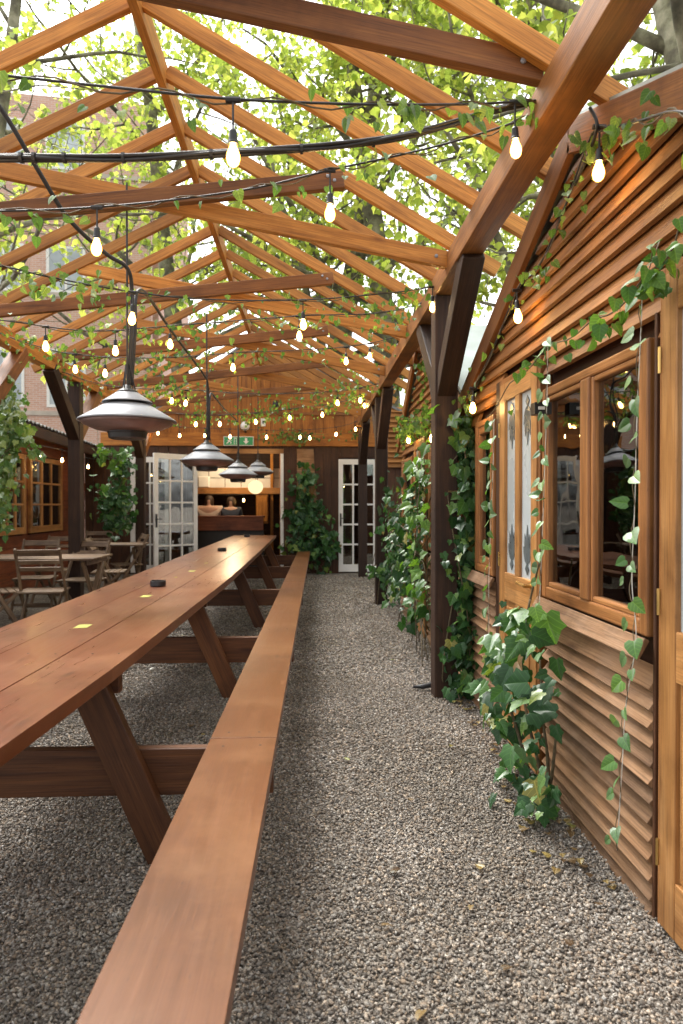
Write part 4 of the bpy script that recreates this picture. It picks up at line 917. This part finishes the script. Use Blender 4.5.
wireG = cr([P(x, y, d) for x, y, d in ((95, 402, 9.4), (150, 411, 9.5), (220, 415, 9.6), (290, 409, 9.8), (350, 400, 10.0), (383, 388, 10.2))], 6)
string_light('light string above the far end of the table, second nearest the gable', wireG, [130, 158, 192, 224, 254, 289, 322, 363])
wireH = cr([P(x, y, d) for x, y, d in ((120, 415, 11.6), (158, 425, 11.7), (230, 429, 11.8), (300, 430, 12.0), (350, 424, 12.1), (371, 408, 12.2))], 6)
string_light('farthest light string, hanging right before the boarded gable', wireH, [140, 158, 183, 208, 231, 268, 295, 312, 338, 355])
g_ = 'ivy garlands twined along the light strings'
garland('sparse ivy sprigs with large leaves on the nearest light string', sA, 13, .062, 'vine', .05, .15, 1)
garland('sparse ivy with pale stems along the second light string and tie beam', sB, 18, .05, 'vine', .05, .1, 1)
garland('ivy garland along the string crossing at the first side post', wireC, 28, .05, 'vine', .08, .1, 1)
garland('ivy garland on the string just behind the largest heater', wireD, 40, .05, 'vine', .10)
garland('ivy garland on the string in front of the second heater', wireE, 50, .05, 'vine', .11)
garland('ivy garland on the string reaching the second right post', wireF, 60, .052, 'vine', .13)
garland('ivy garland above the far end of the long table', wireG, 65, .055, 'vine', .14)
garland('dark ivy garland along the foot of the boarded gable', [P(x, y, 12.75) for x, y in ((258, 431), (275, 436), (300, 435), (320, 434), (365, 432))], 70, .06, 'vine', .12)
# shed one: bulbs along the barge boards
wi = cr([PX(683+60, 150, .98), PX(683, 112, .98), PX(640, 121, .985), PX(612, 128, .985), PX(592, 135, .99), PX(562, 215, .99), PX(538, 268, .99), PX(517, 290, .99), PX(495, 345, .99), PX(473, 388, .99), PX(463, 400, .99)], 6)
string_light('light string along the near shed gable edge, three bulbs against the louvres', wi, [598, 518, 473], drops=[.085, .06, .055])
garland('ivy trailing down the near shed gable edge', wi, 26, .05, 'vine', .06)
wl_ = cr([PX(683, 222, 1.0), PX(655, 268, 1.0), PX(600, 318, 1.0), PX(552, 345, 1.0), PX(510, 385, 1.0), PX(486, 420, 1.0)], 6)
garland('ivy trailing above the double window and door of the near shed', wl_, 20, .055, 'bright', .05)
wj = cr([PX(440, 352, 1.04), PX(428, 365, 1.02), PX(433, 418, 1.0), PX(420, 418, 1.0), PX(408, 426, 1.0), PX(401, 430, 1.0)], 5)
string_light('short light string on the farther shed, two bulbs above its ivy', wj, [431, 408])
garland('ivy trailing over the farther shed gable edge', wj, 70, .055, 'vine', .12)
wk = cr([PX(-20, 440, -3.72), PX(17, 447, -3.72), PX(40, 446, -3.72), PX(62, 450, -3.72), PX(88, 458, -3.72), PX(100, 460, -3.72)], 5)
string_light('light string under the eave of the low brown shed', wk, [17, 33, 42, 61, 88])
wb_ = sagcurve(P(200, 494, 14.82), P(262, 493, 14.82), .03, 20); string_light('short light string under the bar canopy shelf, inside the doorway', wb_, [213, 228, 243])
cbl = MB(); cbl.tube(cr([PX(590, 108, .95), PX(597, 125, .96), PX(590, 150, .97), PX(575, 185, .98)], 6), .006, 6); tag(cbl.build('power_cable', M['rubber'], smooth=True), 'short black cable curving down beside the bulb at the near gable peak', 'cable')

# ================= climbing plants
def climber(lab, blobs, at, out, size, mat, shape='ivy', stems=(), name='climbing_ivy', cat='climbing plant', thick=.12, jit=.62, group=None):
    pts, tips, nr, sz = [], [], [], []; out = V(out)
    for (px, py, rx, ry, n) in blobs:
        for _ in range(n):
            a = random.uniform(0, 6.283); r = min(1.7, abs(random.gauss(0, .62))) ; p = at(px+rx*r*math.cos(a), py+ry*r*math.sin(a))
            p = p+out*random.uniform(-.02, thick)*(1.8 if random.random() < .12 else 1)
            if p.z < .04: continue
            pts.append(p); tips.append(V((random.gauss(0, jit), random.gauss(0, jit), -1+random.gauss(0, jit)))+out*random.uniform(.1, .7)); nr.append(out+V((random.gauss(0, jit), random.gauss(0, jit), .35+random.gauss(0, jit)))); sz.append(size*(.42+1.0*random.random()**1.5))
    c = V((sum(p.x for p in pts)/len(pts), sum(p.y for p in pts)/len(pts), 0))
    T = thing(name, lab, cat, c, group); b = MB()
    for s in stems: b.tube(cr(s, 5), [.009-.006*i/(len(s)*5) for i in range((len(s)-1)*5+1)], 6)
    if not stems:
        for _ in range(7):
            q = sorted(random.sample(pts, min(7, len(pts))), key=lambda p: p.z); q = [p-out*.05 for p in q]; q[0] = V((q[0].x, q[0].y, min(q[0].z, 0.0) if pts and min(p.z for p in pts) < .5 else q[0].z)); b.tube(cr(q, 4), .005, 5)
    b.build('stem', M['stem'], T, smooth=True)
    leaves('foliage', pts, tips, nr, sz, shape, M[mat], T); return T
atY = lambda Y, j=.2: (lambda a, b: P(a, b, Y+random.uniform(-j, j)))
atX = lambda X, j=.03: (lambda a, b: PX(a, b, X+random.uniform(-j, j)))
climber('dark ivy column climbing between the nearest right post and the near shed', [(466, 440, 11, 28, 80), (468, 490, 13, 34, 130), (466, 540, 14, 34, 130), (466, 590, 16, 34, 140), (464, 640, 16, 34, 140), (464, 682, 17, 16, 80), (448, 660, 9, 30, 18), (447, 560, 8, 40, 14), (480, 640, 8, 40, 40)], atY(4.58, .10), (-.3, -1, .1), .078, 'ivy')
climber('pale young ivy at the foot of the column by the near shed', [(458, 425, 14, 14, 28), (470, 432, 10, 14, 24), (484, 660, 8, 20, 14)], atY(4.66, .1), (-.3, -1, .1), .085, 'bright')
climber('dark ivy covering the front of the farther shed', [(407, 520, 9, 50, 150), (412, 560, 9, 40, 130), (398, 540, 7, 45, 110), (421, 560, 8, 42, 90), (424, 490, 6, 30, 60), (426, 610, 8, 22, 50), (404, 590, 9, 18, 60)], atX(1.06, .04), (-1, -.2, 0), .085, 'ivy', thick=.16)
climber('bright green ivy in the middle of the farther shed front', [(426, 470, 7, 22, 46), (424, 520, 9, 26, 46), (420, 560, 9, 22, 36), (427, 590, 7, 20, 24)], atX(1.0, .04), (-1, -.4, .1), .085, 'bright', thick=.12)
climber('ivy sprays round the foot of the second right post', [(386, 570, 10, 18, 60), (380, 572, 12, 5, 30), (394, 560, 8, 40, 60), (387, 500, 5, 30, 26)], atY(8.9, .2), (-.4, -1, 0), .09, 'ivy')
climber('dark ivy climbing the back wall between doorway and white door', [(302, 490, 12, 22, 150), (297, 520, 13, 24, 170), (312, 512, 12, 26, 130), (300, 545, 16, 10, 90), (324, 535, 10, 22, 110), (330, 550, 7, 20, 60), (314, 552, 12, 16, 90), (308, 478, 8, 12, 40)], atY(12.88, .05), (0, -1, 0), .115, 'ivy', thick=.2)
climber('dark leafy ivy on the brown wall between two left posts', [(118, 470, 12, 18, 90), (112, 495, 14, 22, 130), (124, 505, 12, 24, 110), (108, 515, 12, 14, 70), (120, 522, 14, 8, 60), (126, 462, 8, 14, 40)], atY(10.9, .15), (.3, -1, 0), .105, 'ivy', thick=.2)
climber('bushy pale ivy mass hanging over the low shed roof at left edge', [(-2, 410, 14, 24, 300), (6, 435, 16, 26, 420), (4, 470, 13, 30, 380), (14, 422, 12, 22, 220), (0, 510, 12, 26, 240), (24, 440, 9, 14, 110), (36, 455, 9, 8, 40), (-20, 450, 20, 60, 400), (8, 392, 10, 14, 110)], atY(6.7, .25), (.35, -1, .15), .06, 'pale', thick=.25)
climber('thin ivy on the roof edge of the low shed beside the left post', [(104, 455, 10, 8, 40), (120, 458, 8, 8, 24)], atY(8.8, .2), (.3, -1, .2), .085, 'bright', thick=.15)
# large-leaved ivy plant at the foot of the near shed
blobs = [(525, 622, 17, 20, 10), (507, 668, 26, 20, 20), (532, 656, 24, 20, 18), (515, 695, 32, 18, 27), (545, 690, 16, 18, 10), (508, 722, 28, 16, 22), (537, 722, 20, 16, 12), (520, 752, 30, 16, 19), (540, 780, 20, 14, 16), (528, 803, 26, 12, 15), (548, 805, 12, 10, 6), (494, 700, 12, 26, 12), (486, 690, 8, 24, 5)]
rt = PZ(545, 815, 0)
st = [[rt, PX(540, 770, .99), PX(528, 720, .96), PX(520, 665, .97), PX(528, 610, 1.0), PX(540, 560, 1.02)], [rt, PX(548, 765, .98), PX(543, 720, .97), PX(540, 660, .99)], [rt+V((0, .1, 0)), PX(520, 740, .93), PX(505, 690, .90), PX(500, 655, .92)], [rt, PX(552, 775, 1.0), PX(556, 735, 1.02)]]
climber('large leaved ivy plant growing from gravel against the near shed', blobs, atX(.93, .08), (-1, -.6, .45), .078, 'ivy', stems=st, name='ivy_plant', cat='plant', thick=.09, jit=.55)
climber('fresh bright green leaves rising above the large ivy plant', [(520, 612, 10, 8, 5), (538, 612, 12, 12, 5), (505, 650, 12, 8, 6), (530, 640, 10, 10, 6), (508, 638, 8, 8, 4)], atX(.93, .04), (-1, -.6, .3), .10, 'bright', stems=[[PX(520, 700, .96), PX(522, 650, .95), PX(530, 600, .95)]], name='ivy_shoot', cat='plant', thick=.05, jit=.35)
climber('single low ivy spray lying out over the gravel path', [(480, 768, 8, 4, 2), (505, 775, 10, 6, 5), (515, 808, 12, 6, 7)], atX(.88, .03), (-1, -.3, .6), .085, 'ivy', stems=[[rt, PX(520, 800, .93), PX(485, 770, .86)]], name='ivy_shoot', cat='plant', thick=.04)
def tendril(lab, ctl, X, n, size, mat='bright', twine=True):
    pts_ = cr([PX(a, b, X) for a, b in ctl], 10); T = thing('ivy_tendril', lab, 'climbing plant', pts_[-1], 'ivy tendrils trained up twine on the near shed')
    b = MB(); b.tube(pts_, .0016, 6); b.build('twine', M['twine'], T, smooth=True)
    p, t, nr, s = [], [], [], []; k = 0
    for i in range(n):
        f = (i+random.random()*.8)/n*(len(pts_)-1.001); j = int(f); q = pts_[j].lerp(pts_[j+1], f-j); sg = 1 if i % 2 else -1
        o = V((-.015, sg*random.uniform(.008, .03), random.gauss(0, .01))); p.append(q+o); t.append((random.gauss(-.3, .3), sg*random.uniform(.3, 1), random.uniform(-1, .1))); nr.append((-1, -.4+random.gauss(0, .35), .35+random.gauss(0, .35))); s.append(size*random.uniform(.7, 1.25))
    leaves('foliage', p, t, nr, s, 'heart', M[mat], T)
    b = MB(); tw = [q+V((math.cos(i*.9)*.005-.004, math.sin(i*.9)*.006, 0)) for i, q in enumerate(pts_)]; b.tube(tw, .0016, 5); b.build('stem', M['stem'], T, smooth=True)
tendril('ivy tendril on white twine across the right pane of the double window', [(660, 240), (644, 285), (641, 330), (637, 420), (635, 500), (632, 580), (636, 640), (626, 705), (622, 770), (617, 850)], 1.0, 34, .054)
tendril('ivy tendril between the frosted door and the double window', [(548, 338), (547, 400), (545, 460), (543, 520), (541, 570), (538, 640)], 1.0, 30, .056)
tendril('ivy tendril over the narrow window left of the frosted door', [(494, 420), (493, 470), (491, 520), (489, 575), (489, 640)], 1.01, 26, .058)

# ================= plane trees
def tree(lab, x, y, h, r, lean, nleaf, seed, spread=6.5, crown_z=4.5, side=None, grp='plane trees over the terrace', ls=.155):
    rr = random.Random(seed); T = thing('plane_tree', lab, 'tree', (x, y, 0), grp); b = MB(); twigs = []
    def bad(q): return -4.2 < q.x < 4.4 and q.y < 17.2 and q.z < 5.0
    def rv(s): return V((rr.gauss(0, s), rr.gauss(0, s), rr.gauss(0, s)))
    def branch(p, d, L, rad, lev):
        n = {0: 10, 1: 7, 2: 5, 3: 4}[lev]; pts = [p]; rads = [rad]; dd = d.copy()
        for i in range(n):
            if len(pts) > 1 and bad(pts[-1]): break
            dd = (dd+rv({0: .05, 1: .13, 2: .2, 3: .25}[lev])+V((0, 0, .05 if lev in (1, 2) else (-.03 if lev == 3 else .02)))).normalized(); pts.append(pts[-1]+dd*(L/n)); rads.append(rad*(1-(.6 if lev == 0 else .75)*(i+1)/n))
        if len(pts) > 2 and lev: pts, rads = [q for q, z in zip(pts, rads) if not bad(q)], [z for q, z in zip(pts, rads) if not bad(q)]
        if len(pts) < 2 or (lev and bad(pts[0])): return
        n = len(pts)-1
        b.tube(pts, rads, {0: 14, 1: 9, 2: 6, 3: 4}[lev])
        if lev == 3: twigs.append(pts); return
        if lev == 2 and len(pts) > 3: twigs.append(pts[2:])
        kids = {0: 13, 1: 7, 2: 5}[lev]
        for k in range(kids):
            f = (.28 if lev == 0 else .2)+(.72 if lev == 0 else .8)*(k+rr.random()*.7)/kids; f = min(f, .98)
            i = min(int(f*n), n-1); q = pts[i].lerp(pts[i+1], f*n-i); t = (pts[i+1]-pts[i]).normalized()
            a = k*2.4+rr.random()*1.2; s1 = t.cross(V((.31, .87, .4))).normalized(); s2 = t.cross(s1)
            out = (s1*math.cos(a)+s2*math.sin(a)); up = {0: .55, 1: .5, 2: .5}[lev]
            nd = (out+t*up*rr.uniform(.5, 1.5)+V((0, 0, -.1 if lev else 0))).normalized()
            nl = {0: spread*(1.0-.45*f), 1: L*rr.uniform(.35, .55), 2: L*rr.uniform(.4, .65)}[lev]
            branch(q, nd, nl, max(.006, rads[i]*{0: .42, 1: .45, 2: .45}[lev]), lev+1)
    branch(V((x, y, -.2)), V((lean[0], lean[1], 1)).normalized(), h, r, 0)
    b.build('trunk', M['bark'], T, smooth=True)
    nleaf = int(nleaf*.72); g = np.random.default_rng(seed); tw = [t for t in twigs if len(t) > 1]
    nc = nleaf//7; C_ = np.empty((nc, 3)); ii = g.integers(0, len(tw), nc)
    for k in range(nc):
        t = tw[ii[k]]; q = int(g.integers(0, len(t)-1)); f = g.random(); C_[k] = np.array(t[q])*(1-f)+np.array(t[q+1])*f
    P_ = C_[g.integers(0, nc, nleaf)]+g.normal(0, .15, (nleaf, 3)); P_ = P_[P_[:, 2] > crown_z*.8]; m = len(P_)
    # keep the crowns above the rafters
    keep = ~((P_[:, 0] > -3.6) & (P_[:, 0] < 4.0) & (P_[:, 1] < 17) & (P_[:, 2] < 4.7)); P_ = P_[keep]; m = len(P_)
    tips = np.stack([g.normal(0, .7, m), g.normal(0, .7, m), g.normal(-.55, .4, m)], 1); nr = np.stack([g.normal(0, .6, m), g.normal(0, .6, m), g.normal(.8, .4, m)], 1)
    leaves('crown', P_, tips, nr, ls*(.6+.7*g.random(m)), 'tree', M['tree'], T)
    return T
tree('plane tree with thick mottled trunk behind the middle of the bar building', .3, 17.9, 15, .40, (-.01, -.02), 10000, 3)
tree('leaning plane tree behind the bar building, right of the middle trunk', 2.1, 18.0, 14, .40, (.10, -.05), 9500, 5)
tree('plane tree standing behind the farther shed on the right', 5.0, 13.2, 14, .32, (-.06, -.06), 10500, 8)
tree('plane tree rising close behind the near shed roof', 6.3, 7.6, 13, .30, (-.12, .03), 12000, 12, 7.5)
tree('plane tree behind the left end of the bar building', -3.6, 19.5, 15, .30, (.02, -.08), 9500, 15)
tree('slim plane tree between the low shed and the brick house', -7.5, 13.5, 13, .22, (.16, -.03), 3000, 21, 6)
